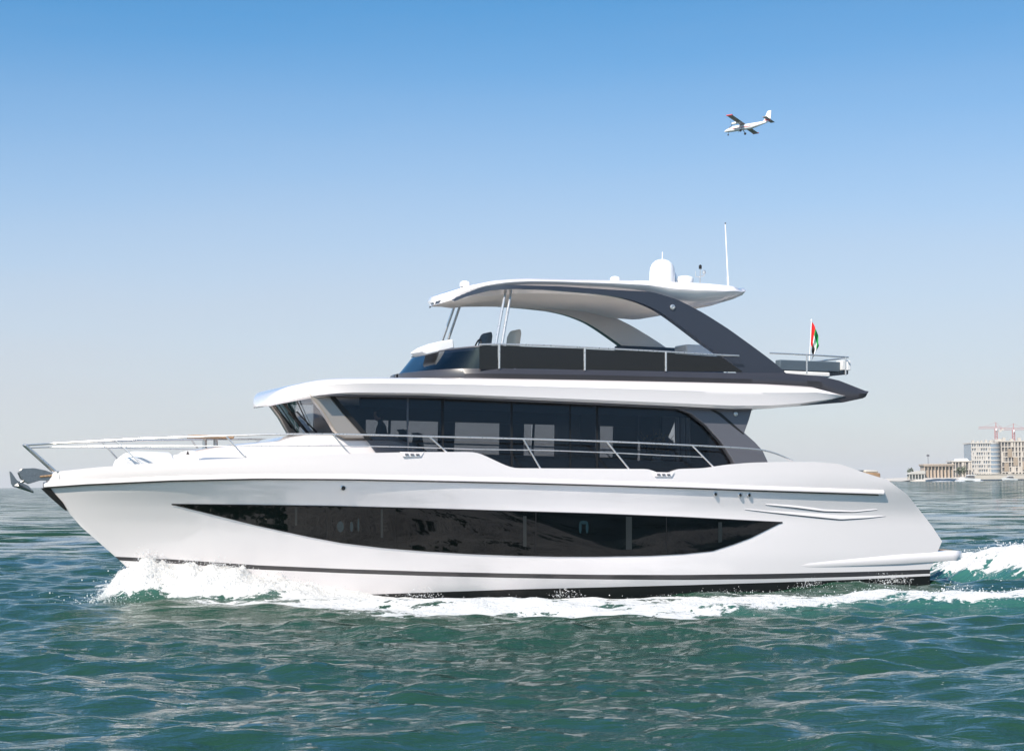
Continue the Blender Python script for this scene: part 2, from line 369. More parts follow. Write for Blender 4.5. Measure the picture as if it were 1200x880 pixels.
# swim platform and its side fairing
xe = hit(1090, 660, hull_b)[0][0]
pt = hit(1104, 641, hull_b)[0]; tipx = hit(1130, 650, 2.2)[0]
zt = tipx[2]+0.10
mb = MB(); st_ = []
xs = np.linspace(hit(925, 656, hull_b)[0][0], tipx[0], 60)
for x in xs:
    u = (x-xs[0])/(xs[-1]-xs[0]); g = min(1, u*1.6)**0.7
    yb = hull_b(min(x, xe), 0.75)-0.03; zc = 0.66+0.02*(1-u)+ (zt-0.10-0.66)*u; o = 0.012+0.06*g
    end = max(0, (u-0.93)/0.07); sh = end**2*0.25; th = 0.04+0.085*g*(1-0.35*end)
    prof = [(yb-0.35, zc+th*1.0), (yb+o*0.6-sh, zc+th*0.95), (yb+o-sh, zc+th*0.45), (yb+o-sh, zc-th*0.35), (yb+o*0.7-sh, zc-th*0.9), (yb-0.35, zc-th)]
    st_.append([(x, -a, b_) for a, b_ in prof])
G = np.array(st_); mb.grid(G); mb.grid(mir(G, -1), flip=True)
mb.add(G[-1], [tuple(range(6))]); mb.add(mir(G[-1], -1), [tuple(range(6))])
mb.build('side_fairing', GEL, Y, smooth=35)
mb = MB(); mb.prism([(xe-0.2, -2.15), (tipx[0]-0.08, -2.1), (tipx[0]+0.05, -1.7), (tipx[0]+0.08, 0), (tipx[0]+0.05, 1.7), (tipx[0]-0.08, 2.1), (xe-0.2, 2.15)], zt-0.24, zt-0.002, ax='z')
pf = mb.build('swim_platform', GEL, Y, bevel=0.03)
mb = MB(); mb.prism([(xe+0.35, -1.9), (tipx[0]-0.15, -1.9), (tipx[0]-0.05, 0), (tipx[0]-0.15, 1.9), (xe+0.35, 1.9)], zt+0.002, zt+0.012, ax='z'); mb.build('teak_planking', TEAK, pf)
# cockpit aft bench seen over the bulwark
c = hit(1016, 554, 1.2)[0]; mb = MB(); mb.box((c[0]-0.22, -1.5, c[2]-0.45), (c[0]+0.2, 1.5, c[2]+0.0)); b_ = mb.build('aft_bench', TEAK, Y, bevel=0.03)
mb = MB(); mb.box((c[0]-0.18, -1.45, c[2]+0.002), (c[0]+0.16, 1.45, c[2]+0.06)); mb.build('cushion', CUSH, b_, bevel=0.02)

# dark bow plate on the stem
mb = MB(); sp_ = hit([49, 56, 66, 77], [572, 579, 588, 598], 0.0)
sec = []
for k, p in enumerate(sp_):
    w = (0.17, 0.15, 0.12, 0.03)[k]; q = (0.02, 0.02, 0.02, 0.01)[k]
    bb = hull_b(p[0]+w, p[2])
    sec.append([(p[0]+w, -bb-0.02, p[2]), (p[0]-q, -0.03, p[2]), (p[0]-q, 0.03, p[2]), (p[0]+w, bb+0.02, p[2])])
mb.grid(np.array(sec)); mb.build('bow_plate', SEAL, Y)
# bow roller and anchor
bt = hit(58, 556, 0.0)[0]
mb = MB()
for s in (-1, 1):
    a = hit([66, 52, 40, 25, 21, 24, 33, 46, 60], [556, 551, 548.5, 549, 554, 561, 567, 563, 563], 0.0)
    mb.prism([(p[0], p[2]) for p in a], s*0.10-0.012, s*0.10+0.012)
f = mb.build('bow_roller', CHROME, Y, bevel=0.004)
rc = hit(31, 556, 0)[0]; mb = MB(); mb.add([(rc[0]+v[0], v[2]-0.09, rc[2]+v[1]) for v in MB().lathe([(0.05, 0), (0.03, 0.09), (0.05, 0.18)], n=14).V], MB().lathe([(0.05, 0), (0.03, 0.09), (0.05, 0.18)], n=14).F); mb.build('roller', SEAL, f)
ch = [hit(48+2.2*k, 558.5-0.2*k, 0)[0] for k in range(9)]
mb = MB()
for k, p in enumerate(ch):
    a = np.array([0.06, 0.02 if k % 2 else 0.0, 0]); mb.tube([p-a*0.6+np.array([0, -0.135, 0]), p+a*0.6+np.array([0, -0.135, 0])], 0.024, 6)
mb.build('anchor_chain', TEAK, f)
A1 = hit([11, 13, 17, 24, 40, 33, 20, 13], [552, 567, 571, 572, 576.5, 569, 563, 553], 0.0)
mb = MB(); mb.prism([(p[0], p[2]) for p in A1], -0.03, 0.03)
a0 = hit(20, 568, 0)[0]; a1 = hit(46, 556, 0)[0]; mb.tube([a0, (a0+a1)/2+np.array([0, 0, 0.02]), a1], 0.03, 8)
for s in (-1, 1):
    tip = hit(39, 576, 0)[0]; b0 = hit(14, 568, 0)[0]; b1 = hit(20, 564, 0)[0]
    mb.add([b0+[0, 0, 0], b1, tip+[0, s*0.02, 0], b0+np.array([0.14, s*0.09, -0.03]), b0+np.array([0, 0, -0.03]), tip+[0, 0, -0.03]], [(0, 1, 3), (1, 2, 3), (0, 3, 4), (3, 2, 5), (3, 5, 4)])
mb.build('anchor', CHROME, Y, bevel=0.004)
for pxx in (72, 80):
    c = hit(pxx, 556.5, 0.25)[0]; mb = MB(); c[2] += 0.03; mb.tube([c+[-0.1, 0, 0.04], c+[0.1, 0, 0.04]], 0.018, 6); mb.tube([c+[-0.04, 0, -0.1], c+[-0.04, 0, 0.04]], 0.014, 6); mb.tube([c+[0.04, 0, -0.1], c+[0.04, 0, 0.04]], 0.014, 6); mb.build('cleat', STEEL, Y)
# recessed fairleads in the bulwark
for pxx, pyy in ((482.5, 532.5), (777, 556)):
    for s in SIDES:
        c = mir(hit(pxx, pyy, hull_b)[0], s); mb = MB(); y = c[1]-s*0.01
        mb.prism([(c[0]-0.27, c[2]+0.05), (c[0]+0.27, c[2]+0.05), (c[0]+0.2, c[2]-0.05), (c[0]-0.2, c[2]-0.05)], y-0.012, y+0.012)
        f = mb.build('fairlead', GEL, Y, bevel=0.008)
        for dx in (-0.12, 0.0, 0.12):
            mb = MB(); mb.tube([(c[0]+dx-0.035, y-s*0.02, c[2]), (c[0]+dx+0.035, y-s*0.02, c[2])], 0.018, 6); mb.build('roller', GREY, f)

# --- coachroof on the foredeck
CR_B = 1.75
crz = curve([(238, 529), (260, 525), (290, 521.5), (330, 518), (345, 513), (362, 510.5), (395, 510.5), (452, 510.5), (462, 513), (500, 530)], 1.55)
x0, x1 = crz[0, 0]-0.02, hit(520, 540, 1.55)[0][0]
xs = np.linspace(x0, x1, 70); mb = MB(); G = []
zb = float(deck_z[len(deck_z)//3])-0.1
for x in xs:
    u = (x-x0)/(x1-x0); b = 1.25+0.75*min(1, u*2.2)**0.8; z = interp(crz, x)
    G.append([(x, 0, z+0.05), (x, -(b-0.45), z+0.035), (x, -(b-0.18), z-0.01), (x, -(b-0.03), z-0.12), (x, -b, zb)])
G = np.array(G); both(mb, G); mb.add(G[0], [tuple(range(5))]); mb.add(mir(G[0], -1), [tuple(range(5))])
mb.build('coachroof', GEL, Y, smooth=40, merge=0.002)
# forward sunpad and seats
def pad(px0, px1, ytop, ybot, b, name, m=CUSHW, drop=0.5):
    a = hit(px0, ybot, b)[0]; c = hit(px1, ytop, b)[0]
    mb = MB(); x0, x1 = a[0], c[0]; z0, z1 = a[2]-0.1, c[2]; h = z1-z0
    prof = [(x0, z0), (x0+0.03, z0+h*0.6), (x0+0.12*(x1-x0)+.05, z1-0.04), (x0+0.3*(x1-x0), z1), (x1-0.06, z1), (x1, z1-0.06), (x1, z0)]
    n = 9; G = []
    for k in range(n):
        v = -1+2*k/(n-1); e_ = 1-0.35*abs(v)**4
        G.append([(p, v*b, z0+(q-z0)*e_) for p, q in prof])
    G = np.array(G); mb.grid(G); mb.add(G[0], [tuple(range(7))]); mb.add(G[-1], [tuple(range(7))]); return mb.build(name, m, Y, smooth=50)
pad(145, 205, 529, 545, 0.75, 'sunpad'); pad(211, 229, 532, 542, 0.8, 'bow_seat'); pad(231, 248, 528, 540, 0.9, 'seat_back')
tcn = hit(252, 511.5, 0.5)[0]
mb = MB(); mb.prism([(tcn[0]-0.42, -0.5), (tcn[0]+0.42, -0.5), (tcn[0]+0.5, 0), (tcn[0]+0.42, 0.5), (tcn[0]-0.42, 0.5), (tcn[0]-0.5, 0)], tcn[2]-0.03, tcn[2]+0.03, ax='z'); tb = mb.build('foredeck_table', TEAK, Y, bevel=0.015)
for dx in (-0.12, 0.12):
    mb = MB(); mb.tube([(tcn[0]+dx, 0, tcn[2]-0.5), (tcn[0]+dx, 0, tcn[2]-0.03)], 0.05, 12); mb.build('pedestal', STEEL, tb)

# --- deck rails
def rail_b(x, z): return np.maximum(hull_b(x, np.full_like(x, 2.7))-0.1, 0.05)
RT = [(30,521.5),(80,518.5),(135,515.5),(190,513),(250,511),(300,509.5),(345,508.6),(400,508.8),(455,510),(505,511.5),(560,512.8),(615,514.3),(660,515.5),(711,517.3),(760,519.3),(811,521.8),(850,523.8),(890,526.5),(905,529),(930,540.5)]
RM = [(36,524.5),(90,523),(150,522.6),(205,522.8),(300,522.5),(400,522.2),(470,523.5),(560,526.5),(640,527.6),(720,530.5),(780,533.6),(824,535.6)]
def rb_bow(x, z):
    x = np.asarray(x, float)
    return np.maximum(0.12, np.minimum(hull_b(x, np.full_like(x, 2.75))-0.08, 2.6)) if True else 0
def st_(top_, bot_):
    return top_, bot_
ST = [((135,515.5),(167,543)), ((265,511),(287,534)), ((390,509),(410,531)), ((503,511.5),(525,529.5)), ((613,514.3),(634,548.5)), ((711,517.3),(738.5,549.5)), ((811,521.8),(837,546.5))]
mbs = {}
for s in SIDES:
    for nm, pts, r in (('top_rail', RT, 0.019), ('middle_rail', RM, 0.011)):
        q = smooth_px(pts, 120); P = hit(q[:, 0], q[:, 1], rb_bow); P[:, 1] = -np.maximum(-P[:, 1], 0.12)
        if s == 1: P0 = P
        mb = MB(); mb.tube(mir(P, s), r, 8); o = mb.build(nm, STEEL, Y)
    for a, b in ST:
        t_ = hit(a[0], a[1], rb_bow)[0]; u_ = hit(b[0], b[1], lambda x, z: rb_bow(x, z)+0.03)[0]; u_[2] -= 0.03
        mb = MB(); mb.tube(mir([t_, t_+(u_-t_)*0.96, u_], s), 0.018, 8); g = mb.build('stanchion', STEEL, Y)
        mb = MB(); e_ = mir(u_, s); mb.lathe([(0.04, -0.02), (0.04, 0.02), (0.022, 0.03)], c=e_, n=12); mb.build('foot', STEEL, g)
a = hit([30, 65], [521.5, 551], 0.13); 
for s in (-1, 1):
    mb = MB(); p, q = a[0], a[1]; mb.tube([(p[0], s*0.12, p[2]), (q[0], s*0.16, q[2]-0.03)], 0.032, 10); mb.build('pulpit_post', STEEL, Y)
mb = MB(); mb.tube([(a[0][0], -0.12, a[0][2]), (a[0][0]-0.03, 0, a[0][2]), (a[0][0], 0.12, a[0][2])], 0.024, 8); mb.build('pulpit_crossbar', STEEL, Y)

# --- saloon
SB = lambda x, z: 2.12-0.07*(z-2.6)
def plate(px, b, th, name, m, sides=SIDES, bevel=0.0, parent=None, inner=None):
    """thick vertical plate with a traced outline; outer face on y=-b"""
    res = []
    P = hit([p[0] for p in px], [p[1] for p in px], b)
    for s in sides:
        mb = MB(); n = len(P); A = P.copy(); B = P.copy(); B[:, 1] += th; A, B = mir(A, s), mir(B, s)
        mb.add(np.concatenate([A, B]), [tuple(range(n))]); mb.I[-1] = 0
        k0 = len(mb.V)-2*n
        mb.F.append(tuple(range(2*n-1, n-1, -1))); mb.I.append(1 if inner else 0)
        for k in range(n): mb.F.append((k, n+k, n+(k+1) % n, (k+1) % n)); mb.I.append(0)
        res.append(mb.build(name, [m, inner] if inner else m, parent or Y, smooth=35, bevel=bevel))
    return res
top_l = [(383,462.5),(500,463.5),(650,470),(790,477)]
def tly(x): return float(np.interp(x, [p[0] for p in top_l], [p[1] for p in top_l]))
ctr = [('a', 383, 519), ('b', 519, 600), ('c', 600, 668), ('d', 668, 700), ('e', 700, 795)]
def botx(x): return 552
panes = [[(386,465),(477,465),(477,551),(440,530),(424,508)], [(479,465),(517,465.5),(517,551),(479,551)], [(520,466),(598,469.5),(598,552),(520,551)], [(601,469.5),(667,472),(667,552),(601,552)], [(669,472),(698,473.5),(698,553),(669,553)], [(701,473.5),(780,477.5),(800,478),(835,490),(872,520),(890,553),(701,553)]]
for p in panes: plate(p, SB, 0.012, 'side_window', TINT)
for x, w in ((478, 1.0), (518.5, 1.6), (599.5, 1.4), (668, 1.0), (699.5, 1.4)):
    plate([(x-w, 464), (x+w, 464), (x+w, 553), (x-w, 553)], lambda X, Z: SB(X, Z)-0.02, 0.03, 'window_mullion', GREY if x == 478 else SEAL)
# head band above the glass
plate([(372,461.5),(500,462.5),(650,468.5),(800,475.5),(800,481),(779,479),(650,472.5),(500,466.5),(372,465.5)], lambda X, Z: SB(X, Z)+0.01, 0.05, 'window_head', GREY)
# champagne coloured front pillar
plate([(362,461.5),(386,463),(404,486),(426,510.5),(428,514),(404,514),(392,505),(378,482)], lambda X, Z: SB(X, Z)+0.03, 0.22, 'front_pillar', BEIGE, bevel=0.03)
plate([(386,464),(392,464),(437,516),(428,514)], lambda X, Z: SB(X, Z)+0.012, 0.05, 'pillar_trim', SEAL)
# aft wing
plate([(786,475.5),(882,478),(878,492),(872.5,507),(885,518),(894,528),(900.5,542),(898,552),(864,552),(858,538),(845,518),(828,499),(810,485),(795,479)], lambda X, Z: SB(X, Z)+0.16, 0.22, 'aft_wing', GREY, bevel=0.02)
plate([(834,479),(845,484),(862,499),(872,508),(871,509),(858,499),(842,486),(831,479.5)], lambda X, Z: SB(X, Z)+0.164, 0.003, 'wing_crease', SEAL)
for s in SIDES:
    c = mir(hit(862, 485, lambda X, Z: SB(X, Z)+0.165)[0], s); f = MB().lathe([(0.05, 0), (0.05, 0.02), (0.03, 0.03)], n=16)
    mb = MB(); mb.add([(c[0]+v[0], c[1]-s*v[2], c[2]+v[1]) for v in f.V], f.F); mb.build('wing_light', STEEL, Y)
# windscreen, leaning forward at the top, two panes meeting at a centre mullion
def pt_y(px, py, y): return hit(px, py, -y)[0]
tn, bn = pt_y(364, 463.5, -1.85), pt_y(392, 509, -1.6)
def wsp(u, v):      # u across -1..1 (port to starboard), v 0 bottom..1 top
    B = 1.6+0.25*v; x = bn[0]+(tn[0]-bn[0])*v - (0.12+0.12*v)*(1-abs(u)**1.6); z = bn[2]+(tn[2]+0.02-bn[2])*v
    return (x, u*B, z)
for (u0, u1) in ((-0.99, -0.02), (0.02, 0.99)):
    mb = MB(); mb.grid([[wsp(u0+(u1-u0)*i/10, v/6) for i in range(11)] for v in range(7)]); mb.build('windscreen', SCREEN, Y)
mb = MB(); mb.tube([wsp(0, v/6) for v in range(7)], 0.035, 8); mb.build('windscreen_mullion', SEAL, Y)
mb = MB(); mb.tube([wsp(-1+2*k/16, 0.0) for k in range(17)], 0.035, 8); mb.build('windscreen_sill', SEAL, Y)
mb = MB(); mb.tube([wsp(-1+2*k/16, 1.0) for k in range(17)], 0.04, 8); mb.build('windscreen_head', SEAL, Y)
for uc in (-0.62, -0.2, 0.45):
    b0 = np.array(wsp(uc, 0.98))+[-0.05, 0, 0]; b1 = np.array(wsp(uc+0.28, 0.25))+[-0.04, 0, 0]; m_ = (b0+b1)/2
    mb = MB(); mb.tube([b0, b1], 0.014, 6); f = mb.build('wiper', SEAL, Y)
    d = np.array(wsp(uc+0.36, 0.75))-np.array(wsp(uc+0.18, 0.05)); c = b1+[-0.01, 0, 0.05]
    mb = MB(); mb.tube([c-d*0.35, c+d*0.45], 0.016, 6); mb.build('wiper_blade', SEAL, f)
# interior: floor, ceiling, bulkheads, dash, far-side lining with window openings
xf, xa = hit(430, 520, 1.9)[0][0], hit(840, 520, 1.9)[0][0]
zc = hit(600, 470, 2.0)[0][2]; zf = 2.0
mb = MB(); mb.box((xf-0.5, -1.85, zf-0.04), (xa, 1.85, zf)); mb.build('saloon_floor', WOOD, Y)
mb = MB(); mb.box((xf-1.3, -1.9, zc-0.02), (xa+0.2, 1.9, zc+0.06)); mb.build('saloon_ceiling', LINING, Y)
def farwin(px0, px1, py0, py1):
    a = hit(px0, py0, -2.0)[0]; c = hit(px1, py1, -2.0)[0]; return a[0], c[0], c[2], a[2]
ops = [farwin(428, 512, 492, 529), farwin(531, 584, 497.5, 530), farwin(613, 668, 499, 531), farwin(702, 717, 505, 536)]
xs = [xf-0.2]+[v for o_ in ops for v in o_[:2]]+[xa-0.3]
mb = MB(); zlo, zhi = min(o_[2] for o_ in ops), max(o_[3] for o_ in ops)
mb.box((xs[0], 1.92, zhi), (xs[-1], 1.97, zc)); mb.box((xs[0], 1.92, zf), (xs[-1], 1.97, zlo))
for k in range(0, len(xs), 2): mb.box((xs[k], 1.92, zlo), (xs[k+1], 1.97, zhi))
mb.build('saloon_lining', DARKIN, Y, bevel=0.01)
mb = MB(); mb.box((xs[0], -1.97, zhi+0.1), (xs[-1], -1.92, zc)); mb.box((xs[0], -1.97, zf), (xs[-1], -1.92, zlo-0.15))
mb.build('saloon_lining', DARKIN, Y, bevel=0.01)
mb = MB(); d0 = hit(392, 512, 1.5)[0]; mb.prism([(d0[0]-0.15, d0[2]-0.6), (d0[0]-0.2, d0[2]-0.02), (d0[0]+0.4, d0[2]+0.02), (d0[0]+0.8, d0[2]-0.15), (d0[0]+0.9, d0[2]-0.7)], -1.6, 1.6); mb.build('dashboard', DARKIN, Y, bevel=0.03)
xd = hit(684, 500, 0)[0][0]; mb = MB(); mb.box((xd, 0.2, zf), (xd+0.5, 1.9, zc)); mb.build('galley_unit', WOOD, Y, bevel=0.01)
mb = MB(); mb.box((xa, -0.25, zf), (xa+1.5, 0.3, zc)); mb.build('cockpit_cabinet', WOOD, Y, bevel=0.02)
mb = MB(); mb.box((xa-0.25, -1.9, zf), (xa-0.2, -0.7, zc)); mb.box((xa-0.25, 0.7, zf), (xa-0.2, 1.9, zc)); mb.build('aft_bulkhead', DARKIN, Y)
for px in (793, 800, 806):
    c = hit(px, 490, 1.7)[0]; mb = MB(); mb.tube([(c[0], -1.7, 2.2), (c[0]+0.02, -1.7, 3.2), (c[0], -1.7, 4.1)], [0.07, 0.05, 0.06], 8); mb.build('curtain', CURT, Y)
pl_ = hit(770, 528, 0.9)[0]; mb = MB(); mb.lathe([(0.10, -0.55), (0.16, -0.3), (0.10, -0.15), (0.11, -0.12)], c=pl_, n=16); vs = mb.build('vase', CUSHW, Y)
mb = MB()
for k in range(260):
    q = RNG.normal(0, 1, 3); q = q/np.linalg.norm(q)*RNG.random()**0.5*np.array([0.42, 0.4, 0.30]); c_ = pl_+q+[0, 0, 0.12]; mb.add(c_+RNG.normal(0, 0.035, (3, 3)), [(0, 1, 2)])
for k in range(18):
    q = RNG.normal(0, 0.2, 3); mb.tube([pl_+[0, 0, -0.15], pl_+[q[0], q[1], 0.15+abs(q[2])]], 0.006, 4)
mb.build('flowers', GOLD, vs, smooth=0)
mb = MB(); mb.box((pl_[0]-0.7, pl_[1]-0.3, pl_[2]-0.62), (pl_[0]+0.5, pl_[1]+0.3, pl_[2]-0.55)); mb.box((pl_[0]-0.1, pl_[1]-0.05, zf), (pl_[0]+0.1, pl_[1]+0.05, pl_[2]-0.62)); mb.build('dining_table', WOOD, Y, bevel=0.02)
mb = MB(); s0 = hit(470, 520, 0.5)[0]
mb.prism([(s0[0]+1.4, zf), (s0[0]+1.4, zf+0.45), (s0[0]+3.6, zf+0.45), (s0[0]+3.6, zf)], 0.9, 1.8); mb.prism([(s0[0]+1.4, zf+0.45), (s0[0]+1.4, zf+0.85), (s0[0]+3.6, zf+0.85), (s0[0]+3.6, zf+0.45)], 1.6, 1.85); mb.build('sofa', CUSHG, Y, bevel=0.05)
for px, py, nm in ((452, 505, 'helm_seat'), (480, 508, 'companion_seat')):
    c = hit(px, py, 0.4)[0]; mb = MB()
    mb.prism([(c[0]-0.25, 2.75), (c[0]-0.25, 2.9), (c[0]+0.22, 2.88), (c[0]+0.36, c[2]-0.02), (c[0]+0.3, c[2]+0.05), (c[0]+0.42, c[2]+0.02), (c[0]+0.5, 3.1), (c[0]+0.3, 2.72)], -0.7 if px < 470 else 0.0, -0.2 if px < 470 else 0.5)
    mb.tube([(c[0]+0.05, -0.45 if px < 470 else 0.25, 2.0), (c[0]+0.05, -0.45 if px < 470 else 0.25, 2.74)], 0.06, 10)
    mb.build(nm, SEAL, Y, bevel=0.03)

# --- upper deck slab: white moulding with a drooping brow at the front
DB = 2.48
dt = curve([(322,452),(335,447.5),(352,444),(380,442.5),(450,442),(560,442.5),(700,445),(820,447.5),(900,449.5),(958,452.5),(994,463)], DB)
db_ = curve([(322,471),(345,464),(370,461.8),(385,461.5),(500,463),(650,469.5),(800,476),(860,479),(905,478.5),(945,474.5),(975,469),(994,464)], DB)
xN = hit(338, 460, 2.3)[0][0]-0.10     # foremost point
xE = dt[-1, 0]
xs = np.unique(np.concatenate([xN+(np.linspace(0, 1, 40)**2.2)*2.6, np.linspace(xN+2.6, xE, 90)]))
G = []
for x in xs:
    u = min(1, (x-xN)/2.4); b = 0.1+(DB-0.1)*(1-(1-u)**3.4)**(1/2.1)
    zt_, zb_ = interp(dt, x), interp(db_, x)
    f_ = max(0, 1-(x-xN)/1.5)
    zt_ -= 0.20*f_**2.5; zb_ -= 0.14*f_**1.3
    mt = 0.20 if x > xN+0.25 else 0.20*(0.25+0.75*math.sqrt(max(0, 1-(1-(x-xN)/0.25)**2)))
    if x < xN+2: m_ = zb_+0.1; h_ = max(zt_-zb_, 0.20)*mt/0.20; zt_, zb_ = m_+h_-0.1, m_-0.1+(0.2-mt)*0.5
    tail = max(0, (x-(xE-2.2))/2.2); bb = b*(1-0.05*tail**2)
    h = zt_-zb_
    G.append([(x, 0, zt_+0.01), (x, -max(bb-0.32, 0), zt_+0.005), (x, -max(bb-0.16, 0.0), zt_-0.004), (x, -max(bb-0.05, 0.02), zt_-0.12*h), (x, -bb, zt_-0.36*h), (x, -bb+0.012, zt_-0.46*h), (x, -max(bb-0.035, 0.02), zb_+0.12*h), (x, -max(bb-0.12, 0), zb_), (x, 0, zb_+0.0)])
G = np.array(G); mb = MB(); both(mb, G); mb.add(G[0], [tuple(range(9))]); mb.add(mir(G[0], -1), [tuple(range(9))])
mb.build('upper_deck', GEL, Y, smooth=32, merge=0.002)
mb = MB(); mb.box((xf-1.2, -2.3, interp(db_, xf)-0.03), (xf+0.2, 2.3, interp(db_, xf)-0.012))
xx = np.linspace(hit(372, 465, 2.2)[0][0], hit(880, 478, 2.2)[0][0], 30); G = np.array([[(x, -2.32, interp(db_, x)-0.02), (x, -2.0, interp(db_, x)-0.03), (x, 2.0, interp(db_, x)-0.03), (x, 2.32, interp(db_, x)-0.02)] for x in xx])
mb = MB(); mb.grid(G); mb.build('soffit', GREY, Y, solid=0.012)

# --- dark upper coaming with the pointed tail
CB = 2.32
ct = curve([(466,440),(485,434),(500,431.5),(540,430.5),(700,433),(870,436.5),(921,436.5),(962,440),(985,445.5),(1018,458.5)], CB)
cbm = curve([(466,443),(560,443),(700,446),(900,450.5),(958,453.5),(993,464.5),(985,471.5),(1013,465.5),(1018,459)], CB)
cbz = lambda x: np.interp(x, [ct[0,0], hit(700,446,CB)[0][0], hit(960,454,CB)[0][0], hit(988,471,CB)[0][0], hit(1014,465,CB)[0][0], ct[-1,0]], [hit(466,443,CB)[0][2], hit(700,446,CB)[0][2], hit(960,454,CB)[0][2], hit(988,471.5,CB)[0][2], hit(1014,466,CB)[0][2], ct[-1,2]-0.01])
xs0 = hit(470, 438, 0.3)[0][0]; xs = np.concatenate([xs0+1.8*np.linspace(0, 1, 40)**2, np.linspace(xs0+1.85, ct[-1, 0], 120)]); G = []
for x in xs:
    u = min(1, (x-xs[0])/1.8); b = 0.25+(CB-0.25)*(1-(1-u)**2.6)**0.55; z1 = interp(ct, x); z0 = cbz(x)
    g = np.clip((x-hit(955, 454, CB)[0][0])/0.4, 0, 1)
    b = b + 0.02*g
    G.append([(x, -(b-0.18), z1-0.0), (x, -(b-0.06), z1-0.01), (x, -b, (z0+z1)/2), (x, -(b-0.03), z0-0.003), (x, -(b-0.2), z0-0.003)])
G = np.array(G); mb = MB()
for s in SIDES: mb.grid(mir(G, s), closed=True, flip=s < 0)
for s in SIDES: mb.add(mir(G[-1], s), [tuple(range(5))])
e = G[-20:, :]; 
for e in (e, G[:44]): mb.grid(np.array([[(p[0][0], v*(-p[0][1]), p[0][2]-0.001) for v in np.linspace(-1, 1, 6)] for p in e])); mb.grid(np.array([[(p[4][0], v*(-p[4][1]), p[4][2]+0.001) for v in np.linspace(-1, 1, 6)] for p in e]))
mb.build('flybridge_coaming', mat('warm_dark_grey_paint', (0.042, 0.040, 0.047), 0.35, coat=0.4, noise=(2, 0.08)), Y, smooth=35)
mb = MB(); zfl = interp(ct, 0)-0.05; mb.box((ct[0,0]+1.6, -2.1, zfl-0.3), (hit(1000, 450, 2.1)[0][0], 2.1, zfl-0.27)); mb.build('flybridge_floor', TEAK, Y)
# tinted side screens and steel rail
side_t = [(528,404.5),(583,404),(640,405.6),(685,407.6),(780,412.6),(838,416.3),(850,419)]
gb = lambda X, Z: 2.26
pn = [[(562,405.3),(583.5,404.8),(583.5,433),(562,433)], [(586.5,405),(684,408.5),(684,433.5),(586.5,431.5)], [(686.5,409),(779,413.5),(779,435),(686.5,433.5)], [(781.5,414),(845,418),(871,436),(781.5,435)]]
for p in pn: plate(p, gb, 0.012, 'side_screen', FLYG)
for s in SIDES:
    q = smooth_px([(562,403.8),(583,403.3),(640,404.8),(685,407.2),(780,412.2),(838,415.8),(866,417)], 50); P = hit(q[:, 0], q[:, 1], 2.27)
    mb = MB(); mb.tube(mir(P, s), 0.02, 8); mb.build('flybridge_rail', STEEL, Y)
    for x, y0, y1 in ((585, 403.5, 432), (685.3, 407, 434), (780.3, 412, 435)):
        P = hit([x, x], [y0, y1], 2.275); mb = MB(); mb.tube(mir(P, s), 0.024, 8); mb.build('screen_post', STEEL, Y)
# raked wrap-around front screen
w0 = hit(484, 437.5, 2.0)[0]; 
def fs(a, v):       # a: 0 (port side aft end) .. 1 (starboard)
    t = (a-0.5)*2; yb_ = 2.02*math.copysign(abs(t)**0.62, t) if t else 0.0; e_ = (1-abs(t)**2.3)
    xb = hit(566, 431, 2.2)[0][0]-1.15*e_**0.85; xt = hit(566, 405, 2.2)[0][0]-0.60*e_**0.85
    yt_ = 2.16*math.copysign(abs(t)**0.62, t) if t else 0.0; yb_ = 2.24*math.copysign(abs(t)**0.62, t) if t else 0.0
    zb_ = hit(500, 438, 2.1)[0][2]-0.02; zt_ = hit(540, 404.5, 2.2)[0][2]-0.05*e_
    return (xb+(xt-xb)*v, yb_+(yt_-yb_)*v, zb_+(zt_-zb_)*v)
mb = MB(); mb.grid([[fs(a/40, v/5) for a in range(41)] for v in range(6)]); mb.build('front_screen', BLACKG if False else FLYG, Y, smooth=60)
mb = MB(); mb.tube([fs(a/40, 1.0) for a in range(41)], 0.02, 6); mb.build('screen_trim', GREY, Y)
mb = MB()
G = [[np.array(fs(a/40, 0))*[1, 1, 1]+np.array([0.02, 0, -0.02]) for a in range(41)], [np.array(fs(a/40, 0.93))+np.array([0.10, 0, -0.02]) for a in range(41)], [(hit(575, 405, 2.1)[0][0], np.array(fs(a/40, 0.93))[1]*0.9, np.array(fs(0, 0.93))[2]-0.05) for a in range(41)]]
mb.grid(G); mb.build('helm_cowl', NAVY, Y, smooth=50)
# white instrument hood, helm seats, wheel
P = hit([494, 503, 516, 531, 533, 500], [411, 405, 400, 397.5, 408, 416], 0.9)
mb = MB(); mb.prism([(p[0], p[2]) for p in P], -0.9, 0.0); mb.build('instrument_hood', WHITE, Y, bevel=0.03)
for px in (579, 598):
    P = hit([px-3, px-2, px+1, px+5.5, px+6.5, px+5, px+3], [404, 395, 388.5, 386.5, 392, 404, 425], 0.2); P = np.vstack([P, hit([px-6, px-6, px-2], [425, 415, 413], 0.2)])
    yy = -0.6 if px > 590 else 0.25
    mb = MB(); mb.prism([(p[0], p[2]) for p in P], yy, yy+0.55); mb.build('flybridge_seat', CUSH if px > 590 else CUSHG, Y, bevel=0.04)
c = hit(557, 408, 0.2)[0]; f = MB(); f.tube([(c[0]+0.05*math.sin(a*0.3927), -0.35+0.2*math.cos(a*0.3927), c[2]+0.19*math.sin(a*0.3927)) for a in range(17)], 0.018, 6, caps=False); f.tube([(c[0], -0.55, c[2]), (c[0], -0.15, c[2])], 0.014, 6); f.build('steering_wheel', SEAL, Y)
c = hit(548, 408, 1.9)[0]
mb = MB(); mb.box((c[0]+0.95, -1.95, c[2]-0.3), (c[0]+1.15, -1.6, c[2]+0.02)); mb.build('armrest', CUSH, Y, bevel=0.03)
